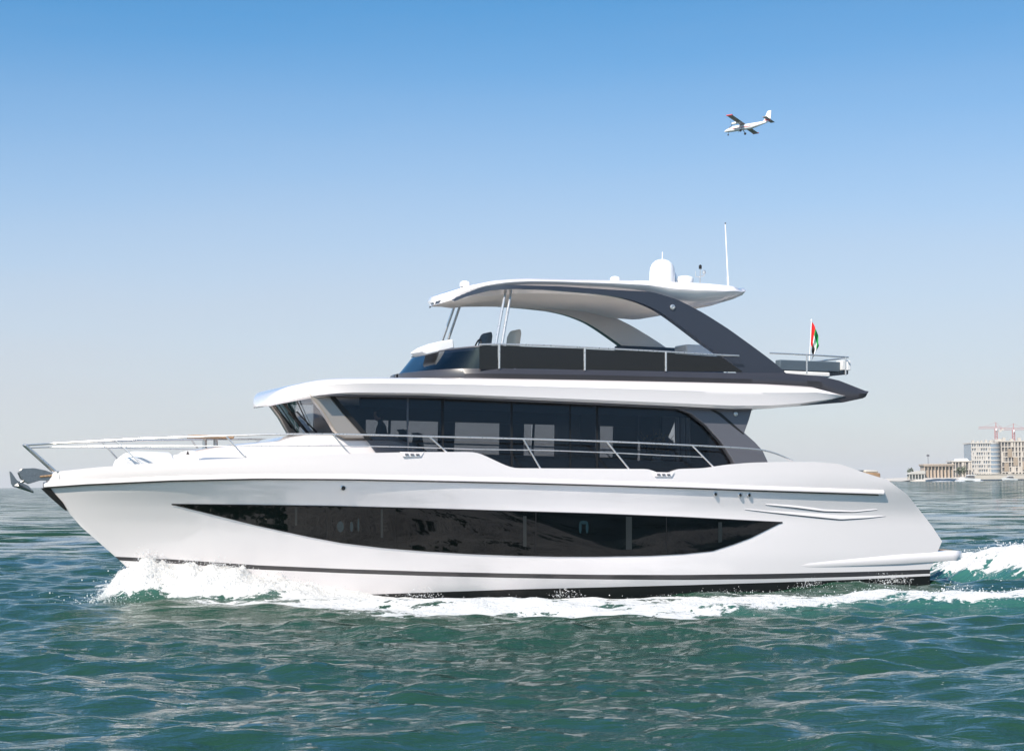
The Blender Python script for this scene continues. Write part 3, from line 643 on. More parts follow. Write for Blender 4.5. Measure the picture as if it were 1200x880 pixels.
# lounges along the flybridge
a = hit([722, 842], [404, 409], -1.9); mb = MB(); mb.box((a[0][0], 1.55, a[0][2]-0.75), (a[1][0], 2.0, a[0][2]-0.42)); mb.box((a[0][0], 1.8, a[0][2]-0.42), (a[1][0], 2.05, a[0][2]-0.02)); mb.build('lounge_seat', CUSHG, Y, bevel=0.05)
a = hit([794, 842], [405, 408], -1.0); mb = MB(); mb.box((a[0][0], 0.5, a[0][2]-0.5), (a[1][0], 1.2, a[0][2]+0.0)); mb.build('wet_bar', GEL2, Y, bevel=0.04)

# --- hardtop
HB = 2.12
ht = curve([(520,346),(545,333.5),(560,329.5),(585,326.3),(620,325.6),(680,327),(760,328.3),(830,331.3),(862,334.5),(885,341)], HB)
hb = curve([(520,362),(535,349),(550,342),(575,335.5),(600,333.5),(660,334.5),(720,337.5),(760,341),(790,349),(820,351.5),(850,350.5),(870,347),(885,342)], HB)
xN = hit(528, 350, 1.9)[0][0]+0.25; xE = ht[-1, 0]
xs = np.unique(np.concatenate([xN+(np.linspace(0, 1, 40)**2.2)*2.2, np.linspace(xN+2.2, xE, 80)])); G = []
ztail = hit(845, 361, 1.0)[0][2]
for x in xs:
    u = min(1, (x-xN)/2.0); b = 0.1+(HB-0.1)*(1-(1-u)**3)**(1/2.0)
    v = np.clip((x-(xE-1.0))/1.0, 0, 1); b *= (1-v**3)**0.5*0.28+0.72
    a1, a0 = interp(ht, x), interp(hb, x); f_ = max(0, 1-(x-xN)/1.6)
    a1 -= 0.06*f_**2; a0 -= 0.05*f_
    if a1-a0 < 0.15: a1, a0 = a0+0.15, a0
    h = a1-a0
    dz = 0.20*min(1, (xE-x)/1.6, (x-xN+0.05)/0.8)         # headliner hangs below the rim
    G.append([(x, 0, a1+0.05*min(1, (x-xN)/1.0)), (x, -b*0.7, a1+0.03*min(1, (x-xN)/1.0)), (x, -max(b-0.12, 0), a1-0.02*h), (x, -b, a1-0.45*h), (x, -b+0.01, a1-0.55*h), (x, -max(b-0.14, 0.02), a0), (x, -b*0.82, a0-dz*0.75), (x, -b*0.6, a0-dz), (x, 0, a0-dz)])
G = np.array(G); mb = MB()
both(mb, G[:, :7]); mb.add(G[0], [tuple(range(9))]); mb.add(mir(G[0], -1), [tuple(range(9))]); mb.add(G[-1], [tuple(range(9))]); mb.add(mir(G[-1], -1), [tuple(range(9))]); mb.build('hardtop', GEL, Y, smooth=35, merge=0.002)
kx = int(np.searchsorted(G[:, 0, 0], hit(545, 345, 2.1)[0][0])); ff = G[:kx, 4:7].copy(); ff[:, 0, 2] -= 0.25*(ff[:, 0, 2]-ff[:, 1, 2]); ff[:, :, 1] -= 0.006; ff[:, :, 2] -= 0.008; ff[:, :, 1] = np.minimum(ff[:, :, 1], 0); ff[0, :, 0] -= 0.006
mb = MB(); both(mb, ff); mb.build('front_fascia', NAVY, Y, smooth=40)
mb = MB(); both(mb, G[:, 6:]); mb.build('headliner', LINING, Y, smooth=40, merge=0.002)
# side arches
outer = [(526,350),(530,344.5),(545,339.5),(570,335.5),(600,334.2),(660,335.8),(720,339.8),(764,342),(794,351),(823,366),(853,385),(885,408),(909,426),(922,438)]
inner = [(872,438),(850,419),(823,401),(803,386),(785,373),(768,362),(750,354.5),(735,350),(720,347),(690,343.5),(640,339.5),(600,338.5),(575,340.5),(548,347),(533,353)]
so = smooth_px(outer, 60); si = smooth_px(inner, 60)
HBf = lambda x, z: 2.16-0.0*z
def arch_b(x, z): 
    u = np.clip((x-(xN+0.05))/2.0, 0, 1); return (0.1+2.02*(1-(1-u)**3)**0.5)+0.0
n = 60; ab2 = lambda X_, Z_: np.minimum(2.14, arch_b(X_, Z_)+0.02); A = hit(so[:, 0], so[:, 1], ab2); B = hit(si[::-1, 0], si[::-1, 1], ab2)
for s in SIDES:
    mb = MB(); O1, O2 = A.copy(), B.copy(); 
    th = np.interp(np.arange(n), [0, 30, 45, 59], [0.10, 0.14, 0.24, 0.30])
    I1, I2 = O1.copy(), O2.copy(); I1[:, 1] += th; I2[:, 1] += th
    mb.grid(mir([O1, O2], s)); mb.grid(mir([O2, I2], s)); mb.grid(mir([I1, O1], s)); mb.grid(mir([I2, I1], s), i=1)
    mb.build('arch', [NAVY, LINING], Y, smooth=35)
    c = mir(hit(788, 360, 2.145)[0], s); f = MB().lathe([(0.06, 0), (0.06, 0.02), (0.035, 0.03), (0.035, 0.015)], n=16)
    mb = MB(); mb.add([(c[0]+v[0], c[1]-s*v[2], c[2]+v[1]) for v in f.V], f.F); mb.build('arch_light', STEEL, Y)
# forward steel struts (pairs)
for s in SIDES:
    T = hit([593, 599.5], [338, 338.5], 1.75); Bm = hit([581, 588], [404, 405], 2.1)
    for k in range(2):
        mb = MB(); mb.tube(mir([T[k], Bm[k]], s), 0.03, 10); mb.build('hardtop_strut', STEEL, Y)
# things on the hardtop
def top_at(px, py, y): return hit(px, py, -y)[0]
c = top_at(776, 329, -0.3); 
mb = MB(); mb.lathe([(0.30, -0.05), (0.30, 0.18), (0.285, 0.30), (0.24, 0.40), (0.16, 0.47), (0.06, 0.50), (0.01, 0.505)], c=c, n=32); rd = mb.build('radar_dome', WHITE, Y, smooth=60)
mb = MB(); mb.lathe([(0.012, 0.5), (0.010, 0.68)], c=c, n=8); mb.build('whip', WHITE, rd)
c2 = c+np.array([0.22, 0.25, -0.01]); mb = MB(); mb.lathe([(0.24, -0.05), (0.24, 0.18), (0.17, 0.3), (0.06, 0.36), (0.01, 0.365)], c=c2, n=24); mb.build('satellite_dome', WHITE, Y, smooth=60)
c = top_at(803, 329.5, -0.4); mb = MB(); mb.lathe([(0.19, -0.05), (0.2, 0.05), (0.17, 0.10), (0.05, 0.125), (0.01, 0.126)], c=c, n=24); mb.build('dome_antenna', WHITE, Y, smooth=60)
c = top_at(820.5, 330, -0.3); mb = MB(); mb.tube([c+[0, 0, -0.05], c+[0, 0, 0.33]], 0.016, 8); f = mb.build('navigation_mast', STEEL, Y)
mb = MB(); mb.lathe([(0.035, 0.30), (0.035, 0.38), (0.01, 0.40)], c=c, n=12); mb.build('lamp', SEAL, f)
mb = MB(); mb.tube([c+[0, 0, 0.12], c+[0.10, 0, 0.14], c+[0.10, 0, 0.2]], 0.012, 6); mb.lathe([(0.01, 0.18), (0.04, 0.2), (0.04, 0.25), (0.01, 0.28)], c=c+[0.1, 0, 0], n=12); mb.tube([c+[0, 0, 0.1], c+[-0.12, 0, 0.12], c+[-0.12, 0, 0.24]], 0.01, 6); mb.build('bracket', STEEL, f)
a0, a1 = top_at(853.5, 333, -0.9), top_at(850, 263, -0.9)
mb = MB(); mb.tube([a0+[0, 0, -0.05], a0+(a1-a0)*0.12], 0.026, 10); f = mb.build('whip_antenna', WHITE, Y)
mb = MB(); mb.tube([a0+(a1-a0)*0.1, a1], [0.02, 0.015], 8); mb.build('rod', WHITE, f)
mb = MB(); mb.tube([a1, a1+[0, 0, 0.04]], 0.016, 8); mb.build('tip', GREY, f)
for px, py in ((545, 333), (721, 327.5)):
    c = top_at(px, py, -0.8); mb = MB(); mb.lathe([(0.12, -0.06), (0.12, 0.02), (0.08, 0.06), (0.01, 0.075)], c=c, n=20); mb.build('small_dome', WHITE, Y, smooth=60)

# --- aft flybridge rail, glass, bench, glare box
for s in SIDES:
    q = [(902,413.7),(950,416),(992,418.5)]; P = hit([a for a, b in q], [b for a, b in q], 2.1)
    e = P[-1]; E = [e+[0.06, 0.03, 0], e+[0.10, 0.12, 0], np.array([e[0]+0.12, 0, e[2]])]
    mb = MB(); mb.tube(mir(list(P)+E, s), 0.018, 8); mb.build('aft_rail', STEEL, Y)
    for (x, y0, y1) in ((945.5, 416, 438), (991, 418, 440)):
        Q = hit([x, x], [y0, y1], 2.1); mb = MB(); mb.tube(mir(Q, s), 0.02, 8); mb.build('aft_rail_post', STEEL, Y)
    p0, p1 = hit([948, 990], [418, 420], 2.1); q0, q1 = hit([948, 990], [436, 438], 2.1); mb = MB(); mb.add(mir([p0, p1, q1, q0], s), [(0, 1, 2, 3)]); mb.build('aft_glass', CLEARG, Y)
e = hit(995, 419, 2.1)[0]; g0 = hit(995, 438, 2.1)[0]
mb = MB(); mb.add([(e[0]+0.09, -1.9, e[2]-0.05), (e[0]+0.09, 1.9, e[2]-0.05), (e[0]+0.09, 1.9, g0[2]), (e[0]+0.09, -1.9, g0[2])], [(0, 1, 2, 3)]); mb.build('aft_glass', CLEARG, Y)
a = hit([913, 984], [421.5, 422], 1.7); 
mb = MB(); mb.box((a[0][0], -1.75, a[0][2]-0.24), (a[1][0], -1.5, a[0][2])); mb.box((a[1][0]-0.2, -1.49, a[0][2]-0.24), (a[1][0], 1.6, a[0][2])); mb.build('aft_backrest', CUSHG, Y, bevel=0.02)
mb = MB(); mb.box((a[0][0]+0.1, -1.8, a[0][2]-0.38), (a[1][0]-0.3, -0.9, a[0][2]-0.26)); mb.build('aft_seat', CUSHW, Y, bevel=0.03)
a = hit([987, 997], [422, 434], 1.85); mb = MB(); mb.box((a[0][0], -1.85, a[1][2]), (a[1][0], -1.55, a[0][2])); mb.build('glass_glare_box', GEL2, Y, bevel=0.01)  # white box standing in for glare on the aft glass

# ------------------------------------------------------------------ flag on its staff
def toW(P): return np.asarray(P, float) @ ROT.T + ORG
F0 = hit(947.5, 438, 1.2)[0]; F1 = hit(951, 376, 1.2)[0]
fw0, fw1 = toW(F0), toW(F1)
flag = thing('flag_on_staff', 'red green white and black flag hanging limp from a staff over the aft deck', 'flag', tuple(fw0))
mb = MB(); mb.tube([(0, 0, -0.1), tuple(fw1-fw0)], [0.014, 0.01], 8); mb.lathe([(0.02, -0.01), (0.024, 0.02), (0.005, 0.04)], c=fw1-fw0, n=10); mb.build('staff', WHITE, flag)
fm = bpy.data.materials.new('flag_cloth'); fm.use_nodes = True; nt = fm.node_tree; b = nt.nodes['Principled BSDF']; b.inputs['Roughness'].default_value = 0.8
at = nt.nodes.new('ShaderNodeUVMap'); sx = nt.nodes.new('ShaderNodeSeparateXYZ'); nt.links.new(at.outputs[0], sx.inputs[0])
cr = nt.nodes.new('ShaderNodeValToRGB'); cr.color_ramp.interpolation = 'CONSTANT'; el = cr.color_ramp.elements
el[0].position = 0; el[0].color = (0.01, 0.01, 0.01, 1); el[1].position = 0.334; el[1].color = (0.8, 0.8, 0.8, 1); e3 = el.new(0.667); e3.color = (0.01, 0.28, 0.06, 1)
nt.links.new(sx.outputs[1], cr.inputs[0])
lt = nt.nodes.new('ShaderNodeMath'); lt.operation = 'LESS_THAN'; lt.inputs[1].default_value = 0.27; nt.links.new(sx.outputs[0], lt.inputs[0])
mxx = nt.nodes.new('ShaderNodeMix'); mxx.data_type = 'RGBA'; mxx.inputs['B'].default_value = (0.62, 0.012, 0.015, 1)
nt.links.new(lt.outputs[0], mxx.inputs['Factor']); nt.links.new(cr.outputs[0], mxx.inputs['A']); nt.links.new(mxx.outputs['Result'], b.inputs['Base Color'])
# limp flag: hoist along the staff, the fly falls in folds
NU, NV = 40, 24; V = []; UV = []
d = fw1-fw0; L = np.linalg.norm(d)
for j in range(NV+1):
    v = j/NV; base = d*(1-0.02-(1-v)*0.42)                      # v=1 top of hoist
    for i in range(NU+1):
        u = i/NU
        # cloth drops: direction mostly down, some out
        fall = 0.72*u; outx = 0.20*(1-math.exp(-3.0*u))*(0.35+0.65*v) - 0.05*u*(1-v)
        fold = 0.055*math.sin(u*11+v*1.5)*min(1, u*4)
        V.append((base[0]+outx*0.75+fold*0.35+0.012, base[1]-0.10*u+fold, base[2]-fall*(0.55+0.25*v))); UV.append((u, v))
me = bpy.data.meshes.new('flag_cloth'); F = [(j*(NU+1)+i, j*(NU+1)+i+1, (j+1)*(NU+1)+i+1, (j+1)*(NU+1)+i) for j in range(NV) for i in range(NU)]
me.from_pydata(V, [], F); uvl = me.uv_layers.new(name='UVMap')
for lp in me.loops: uvl.data[lp.index].uv = UV[lp.vertex_index]
me.polygons.foreach_set('use_smooth', [True]*len(F)); link('flag_cloth', me, fm, flag)

# ------------------------------------------------------------------ person at the helm (seen as a dark shape through the side glass)
def skin_person(name, J, E, Rr, loc, m):
    me = bpy.data.meshes.new(name); me.from_pydata(J, E, []); o = bpy.data.objects.new(name, me); COL.objects.link(o)
    sk = o.modifiers.new('skin', 'SKIN'); sv = me.skin_vertices
    for k, r in enumerate(Rr): me.skin_vertices[0].data[k].radius = (r, r)
    me.skin_vertices[0].data[0].use_root = True
    ss = o.modifiers.new('sub', 'SUBSURF'); ss.levels = 2; ss.render_levels = 2
    me.materials.append(m); return o
hc = hit(444, 486, 0.55)[0]
hw = toW(hc)      # head centre
pr = thing('person', 'person in a dark shirt seated at the helm behind the side window', 'person', tuple(hw))
pr.rotation_euler = (0, 0, YAW)
J = [(0.12, 0, -0.78), (0.10, 0, -0.55), (0.06, 0, -0.30), (0.04, 0, -0.17), (0.0, 0, -0.02), (-0.01, 0, 0.05),
     (0.06, -0.19, -0.27), (0.02, -0.24, -0.50), (-0.2, -0.2, -0.55), (-0.3, -0.17, -0.52), (0.06, 0.19, -0.27), (0.02, 0.24, -0.50), (-0.2, 0.2, -0.55), (-0.3, 0.17, -0.52),
     (0.1, -0.1, -0.82), (-0.33, -0.12, -0.80), (-0.36, -0.12, -1.25), (-0.48, -0.12, -1.30), (0.1, 0.1, -0.82), (-0.33, 0.12, -0.80), (-0.36, 0.12, -1.25), (-0.48, 0.12, -1.30)]
E = [(0,1),(1,2),(2,3),(3,4),(4,5),(2,6),(6,7),(7,8),(8,9),(2,10),(10,11),(11,12),(12,13),(0,14),(14,15),(15,16),(16,17),(0,18),(18,19),(19,20),(20,21)]
Rr = [0.15,0.14,0.14,0.055,0.095,0.085,0.07,0.055,0.042,0.035,0.07,0.055,0.042,0.035,0.09,0.07,0.05,0.04,0.09,0.07,0.05,0.04]
bd = skin_person('body', J, E, Rr, hw, CLOTH); bd.parent = pr
mb = MB(); mb.lathe([(0.03, -0.14), (0.075, -0.1), (0.088, -0.02), (0.085, 0.06), (0.02, 0.10)], c=(-0.015, 0, 0.0), n=16, sx=1.15); mb.add([(-0.11, -0.015, 0.0), (-0.11, 0.015, 0.0), (-0.14, 0, -0.04), (-0.10, 0, -0.05)], [(0, 1, 2), (0, 2, 3), (1, 3, 2)]); mb.build('head', SKIN, pr, smooth=60)
mb = MB(); mb.lathe([(0.095, -0.06), (0.112, 0.0), (0.105, 0.06), (0.07, 0.11), (0.01, 0.135)], c=(0.012, 0, 0.0), n=16, sx=1.05); mb.build('hair', HAIR, pr, smooth=60)

exec_water = True
# ================================================================== WATER
def hull_water_dist(lx, ly):
    """distance outboard of the hull side at the waterline, and along-hull position"""
    b = hull_b(np.clip(lx, -9.6, 10.2), np.full_like(lx, 0.2)); return np.abs(ly)-b
def vnoise(x, y, seed=0):
    r = np.random.default_rng(seed); T = r.random((256, 256))
    xi = np.floor(x).astype(int); yi = np.floor(y).astype(int); fx = x-xi; fy = y-yi; fx = fx*fx*(3-2*fx); fy = fy*fy*(3-2*fy)
    a = T[xi & 255, yi & 255]; b = T[(xi+1) & 255, yi & 255]; c = T[xi & 255, (yi+1) & 255]; d_ = T[(xi+1) & 255, (yi+1) & 255]
    return (a*(1-fx)+b*fx)*(1-fy)+(c*(1-fx)+d_*fx)*fy
def fbm(x, y, o=4, seed=0):
    s = 0; a = 0.5
    for k in range(o): s = s+a*vnoise(x*2**k+13.7*k, y*2**k+7.1*k, seed+k); a *= 0.5
    return s/(1-0.5**o)
def graded(lo, hi, step, outer, g=1.06):
    core = np.arange(lo, hi+1e-6, step); up_, s, p = [], step, core[-1]
    while p < outer[1]: s *= g; p += s; up_.append(p)
    dn, s, p = [], step, core[0]
    while p > outer[0]: s *= g; p -= s; dn.append(p)
    return np.array(dn[::-1]+list(core)+up_)
gx = graded(-15, 16, 0.085, (-9000, 9000), 1.035); gy = graded(-32, 6, 0.085, (-400, 26000), 1.0145)
X, Yy = np.meshgrid(gx, gy); 
SPX = np.gradient(gx)[None, :]+0*X; SPY = np.gradient(gy)[:, None]+0*X
H = np.zeros_like(X); wr = np.random.default_rng(3)
comps = []
for k in range(190):
    lam = 0.3*(14/0.3)**(wr.random()**1.25); th = R(264)+wr.normal(0, 0.5)      # travelling towards the camera, a little left
    comps.append((lam, th, wr.random()*6.283))
for lam, th, ph in comps:
    kx, ky = 2*math.pi/lam*math.cos(th), 2*math.pi/lam*math.sin(th)
    amp = 0.0046*lam**0.95 if lam < 1.6 else 0.0046*1.6**0.95*(lam/1.6)**0.25
    att = np.clip(1.6-(np.maximum(SPX*abs(math.cos(th)), SPY*abs(math.sin(th)))/lam)*5, 0, 1)
    a = kx*X+ky*Yy+ph; c = np.sin(a+0.35*np.sin(a*0.37+ph)); H += amp*att*c
# wake geometry, in yacht coordinates
Q = np.stack([X, Yy, 0*X], -1) @ ROT; LX, LY = Q[..., 0], Q[..., 1]
lod = np.clip((np.maximum(SPX, SPY)-0.09)/0.5, 0, 1)
near = (np.abs(X) < 60) & (np.abs(Yy) < 60)
D = hull_water_dist(LX, LY); NLY = -LY
foam = np.zeros_like(X)
n1 = fbm(X*2.2, Yy*2.2, 5, 11); n2 = fbm(X*6, Yy*6, 4, 31); n3 = fbm(X*0.8, Yy*0.8, 3, 51); ns = np.clip((fbm(X*0.9+0.5*n3, Yy*3.2, 4, 71)-0.5)*2.2+0.5, 0, 1)
def sstep(a, b, v): t = np.clip((v-a)/(b-a), 0, 1); return t*t*(3-2*t)
# bow wave mound on both sides
BH = np.interp(LX, [-9.7, -9.15, -8.6, -7.6, -6.6, -5.6, -4.5, -3, -1, 1.5, 4], [0, 0.56, 0.92, 0.90, 0.72, 0.50, 0.30, 0.08, 0.0, -0.12, -0.10])
BW = np.interp(LX, [-9.7, -9, -8, -6, -4, -1, 2, 4], [0.55, 0.9, 1.45, 1.7, 1.5, 1.2, 1.2, 1.2])
Dn = np.where(LX < -8.3, np.hypot(np.maximum(-8.6-LX, 0)*1.1, np.abs(LY)) - 0.25, np.maximum(D, -0.3))
shape = np.exp(-(np.clip(Dn, 0, None)/BW)**2*1.6)
mound = BH*shape*(0.74+0.36*n1+0.20*(n2-0.5)*2)+0.08*(n2-0.5)*shape*np.clip(BH*3, 0, 1)
H = np.where(near, H*(1-0.6*shape*np.clip(BH*2, 0, 1))+mound, H)
foam = np.maximum(foam, sstep(0.05, 0.85, shape*np.clip(BH*3.4, 0, 1.25)+0.5*(n1-0.5)))
# divergent ridge down the side
def dist_poly(X, Y_, P, vals):
    best = np.full(X.shape, 1e9); val = np.zeros(X.shape); sgn = np.zeros(X.shape)
    for (a, b, va, vb) in zip(P[:-1], P[1:], vals[:-1], vals[1:]):
        dx, dy = b[0]-a[0], b[1]-a[1]; t = np.clip(((X-a[0])*dx+(Y_-a[1])*dy)/(dx*dx+dy*dy), 0, 1)
        qx, qy = X-(a[0]+t*dx), Y_-(a[1]+t*dy); dd = np.hypot(qx, qy); m_ = dd < best
        best = np.where(m_, dd, best); val = np.where(m_, va+t*(vb-va), val); sgn = np.where(m_, np.sign(dx*qy-dy*qx), sgn)
    return best, val, sgn
rp = [(480,712,.02),(620,708,.05),(720,706,.12),(804,709,.12),(887,704,.16),(967,698,.19),(1033,695,.2),(1096,697,.2),(1171,698,.2),(1290,698,.2),(1500,698,.2)]
RPw = [on_water(np.array(float(a)), np.array(float(b)), z)[:2] for a, b, z in rp]; rv = [z for *_, z in rp]
dd, hv, sg = dist_poly(X, Yy, RPw, rv)
sgd = dd*sg      # + = away from the camera
wob = 0.5*(n3-0.5)
ridge = hv*np.exp(-((sgd+wob)/np.where(sgd+wob < 0, 1.05, 0.9))**2)*(0.8+0.45*n1)
trough = -0.35*hv*np.exp(-((sgd+2.6)/1.3)**2)
H = np.where(near, H+ridge+trough, H)
foam = np.maximum(foam, near*sstep(0.12, 1.05, np.exp(-((sgd-0.25+wob)/0.95)**2)*(0.25+0.85*n1+0.75*ns))*np.clip(hv*6, 0, 1))
# broad patches of foam traced as areas on the water
def inpoly(X, Y_, P):
    c = np.zeros(X.shape, bool)
    for (x0, y0), (x1, y1) in zip(P, P[1:]+P[:1]):
        c ^= ((y0 > Y_) != (y1 > Y_)) & (X < (x1-x0)*(Y_-y0)/((y1-y0) if y1 != y0 else 1e-9)+x0)
    return c
def area(px, z=0.03, soft=0.8, gain=1.0, th=(0.42, 0.62)):
    global foam
    P = [tuple(on_water(np.array(float(a)), np.array(float(b)), z)[:2]) for a, b in px]
    ins = inpoly(X, Yy, P); db_, _, _ = dist_poly(X, Yy, [np.array(p) for p in P+P[:1]], [0]*(len(P)+1))
    sd_ = np.where(ins, db_, -db_)
    m_ = sstep(-soft*0.5, soft, sd_)*gain
    foam = np.maximum(foam, near*sstep(th[0], th[1], m_*(0.10+0.75*n1+0.65*ns)))
area([(98,690),(125,706),(230,714),(330,714),(400,718),(500,722),(560,717),(640,718),(700,720),(760,729),(830,732),(850,722),(900,712),(980,703),(1000,690),(700,695),(560,697),(480,697),(400,694),(250,684),(150,680)], soft=1.2, gain=1.0, th=(0.20, 0.97))
# turbulent water behind the stern
S_ = LX-11.2
st = sstep(-0.2, 0.8, S_)*np.exp(-(LY/2.6)**4)
hump = (0.85*np.exp(-((LX-13.6)/1.5)**2)+0.35*np.exp(-((LX-21)/3.5)**2)-0.22*np.exp(-((LX-11.2)/0.6)**2))*np.exp(-(np.abs(LY)/3.0)**3)
H = np.where(near, H+hump*(0.85+0.3*n1), H)
foam = np.maximum(foam, near*st*sstep(0.48, 0.62, n1*0.55+0.35*n2+0.14*sstep(11.6, 12.4, LX)+0.30*sstep(12.2, 13.4, LX)+0.2*(ns-0.5)-0.30*sstep(1.2, 0.1, S_)))
# far wake crest on the other side
crest2 = np.exp(-((LY-3.2-0.25*np.clip(LX-8, 0, 50)*0.5)/0.8)**2)*sstep(8, 11, LX)
H = np.where(near, H+0.42*crest2*(0.6+0.8*n1), H); foam = np.maximum(foam, near*crest2*sstep(0.35, 0.6, n1+0.2))
# V of distant wake lines behind
Z = H
inside = near & (D < -0.25) & (np.abs(LX) < 9.8); Z = np.where(inside, np.minimum(Z, -0.15), Z)
me = bpy.data.meshes.new('sea'); ny, nx = X.shape; nv = nx*ny
co = np.stack([X, Yy, Z], -1).reshape(-1, 3).astype(np.float32)
me.vertices.add(nv); me.vertices.foreach_set('co', co.ravel())
idx = np.arange(nv).reshape(ny, nx); fc = np.stack([idx[:-1, :-1], idx[:-1, 1:], idx[1:, 1:], idx[1:, :-1]], -1).reshape(-1, 4)
nf = len(fc); me.loops.add(nf*4); me.loops.foreach_set('vertex_index', fc.ravel().astype(np.int32)); me.polygons.add(nf)
me.polygons.foreach_set('loop_start', np.arange(0, nf*4, 4, dtype=np.int32)); me.polygons.foreach_set('use_smooth', np.ones(nf, bool)); me.update(calc_edges=True)
at_ = me.attributes.new('foam', 'FLOAT', 'POINT'); at_.data.foreach_set('value', foam.ravel().astype(np.float32))
aer = np.where(near, np.clip(1.2*shape*np.clip(BH*3, 0, 1)+0.9*np.exp(-(sgd/1.8)**2)*np.clip(hv*4, 0, 1)+st*1.0+0.4*crest2, 0, 1), 0)
at_ = me.attributes.new('aerated', 'FLOAT', 'POINT'); at_.data.foreach_set('value', aer.ravel().astype(np.float32))
print('sea verts', nv)
at_ = me.attributes.new('lod', 'FLOAT', 'POINT'); at_.data.foreach_set('value', lod.ravel().astype(np.float32))
wm = bpy.data.materials.new('sea_water'); wm.use_nodes = True; nt = wm.node_tree; nt.nodes.clear()
def N(t, **k):
    n = nt.nodes.new(t)
    for a, b in k.items(): setattr(n, a, b)
    return n
K = nt.links.new
o_ = N('ShaderNodeOutputMaterial'); wb = N('ShaderNodeBsdfPrincipled'); fb = N('ShaderNodeBsdfPrincipled'); mix = N('ShaderNodeMixShader')
geo = N('ShaderNodeNewGeometry'); af = N('ShaderNodeAttribute', attribute_name='foam'); aa = N('ShaderNodeAttribute', attribute_name='aerated')
big = N('ShaderNodeTexNoise'); big.inputs['Scale'].default_value = 0.035; big.inputs['Detail'].default_value = 3; K(geo.outputs['Position'], big.inputs[0])
c1 = N('ShaderNodeMix', data_type='RGBA'); c1.inputs['A'].default_value = (0.010, 0.038, 0.024, 1); c1.inputs['B'].default_value = (0.018, 0.056, 0.034, 1); K(big.outputs[0], c1.inputs['Factor'])
c2_ = N('ShaderNodeMix', data_type='RGBA'); c2_.inputs['B'].default_value = (0.06, 0.24, 0.22, 1); K(c1.outputs['Result'], c2_.inputs['A'])
am = N('ShaderNodeMath', operation='MULTIPLY'); am.inputs[1].default_value = 0.45; K(aa.outputs['Fac'], am.inputs[0]); K(am.outputs[0], c2_.inputs['Factor'])
K(c2_.outputs['Result'], wb.inputs['Base Color']); wb.inputs['Roughness'].default_value = 0.06; wb.inputs['IOR'].default_value = 1.333
mp_ = N('ShaderNodeMapping'); mp_.inputs['Scale'].default_value = (0.6, 1.5, 1); K(geo.outputs['Position'], mp_.inputs[0])
r1 = N('ShaderNodeTexNoise'); r1.inputs['Scale'].default_value = 2.4; r1.inputs['Detail'].default_value = 5; r1.inputs['Roughness'].default_value = 0.55; K(mp_.outputs[0], r1.inputs[0])
r2 = N('ShaderNodeTexNoise'); r2.inputs['Scale'].default_value = 0.55; r2.inputs['Detail'].default_value = 4; K(mp_.outputs[0], r2.inputs[0])
b1 = N('ShaderNodeBump'); b1.inputs['Distance'].default_value = 0.12; b1.inputs['Strength'].default_value = 0.95; K(r1.outputs[0], b1.inputs['Height'])
b2 = N('ShaderNodeBump'); al = N('ShaderNodeAttribute', attribute_name='lod'); am2 = N('ShaderNodeMath', operation='MULTIPLY_ADD'); am2.inputs[1].default_value = 0.75; am2.inputs[2].default_value = 0.2; K(al.outputs['Fac'], am2.inputs[0]); K(am2.outputs[0], b2.inputs['Strength']); b2.inputs['Distance'].default_value = 0.75; K(r2.outputs[0], b2.inputs['Height']); K(b2.outputs[0], b1.inputs['Normal'])
fn_ = N('ShaderNodeTexNoise'); fn_.inputs['Scale'].default_value = 0.30; fn_.inputs['Detail'].default_value = 5; fn_.inputs['Roughness'].default_value = 0.6; K(mp_.outputs[0], fn_.inputs[0])
sb_ = N('ShaderNodeVectorMath', operation='SUBTRACT'); sb_.inputs[1].default_value = (0.5, 0.5, 0.5); K(fn_.outputs['Color'], sb_.inputs[0])
ml_ = N('ShaderNodeVectorMath', operation='MULTIPLY'); ml_.inputs[1].default_value = (3.0, 6.5, 0.0); K(sb_.outputs[0], ml_.inputs[0])
ms_ = N('ShaderNodeVectorMath', operation='SCALE'); K(ml_.outputs[0], ms_.inputs[0]); K(al.outputs['Fac'], ms_.inputs['Scale'])
ad_ = N('ShaderNodeVectorMath', operation='ADD'); K(b1.outputs[0], ad_.inputs[0]); K(ms_.outputs[0], ad_.inputs[1])
no_ = N('ShaderNodeVectorMath', operation='NORMALIZE'); K(ad_.outputs[0], no_.inputs[0]); K(no_.outputs[0], wb.inputs['Normal'])
fn = N('ShaderNodeTexNoise'); fn.inputs['Scale'].default_value = 7; fn.inputs['Detail'].default_value = 8; fn.inputs['Roughness'].default_value = 0.7; K(geo.outputs['Position'], fn.inputs[0])
vo = N('ShaderNodeTexVoronoi', feature='DISTANCE_TO_EDGE'); vo.inputs['Scale'].default_value = 4.5; 
dv = N('ShaderNodeVectorMath', operation='ADD'); sc = N('ShaderNodeVectorMath', operation='SCALE'); sc.inputs['Scale'].default_value = 0.35; K(fn.outputs['Color'], sc.inputs[0]); K(geo.outputs['Position'], dv.inputs[0]); K(sc.outputs[0], dv.inputs[1]); K(dv.outputs[0], vo.inputs['Vector'])
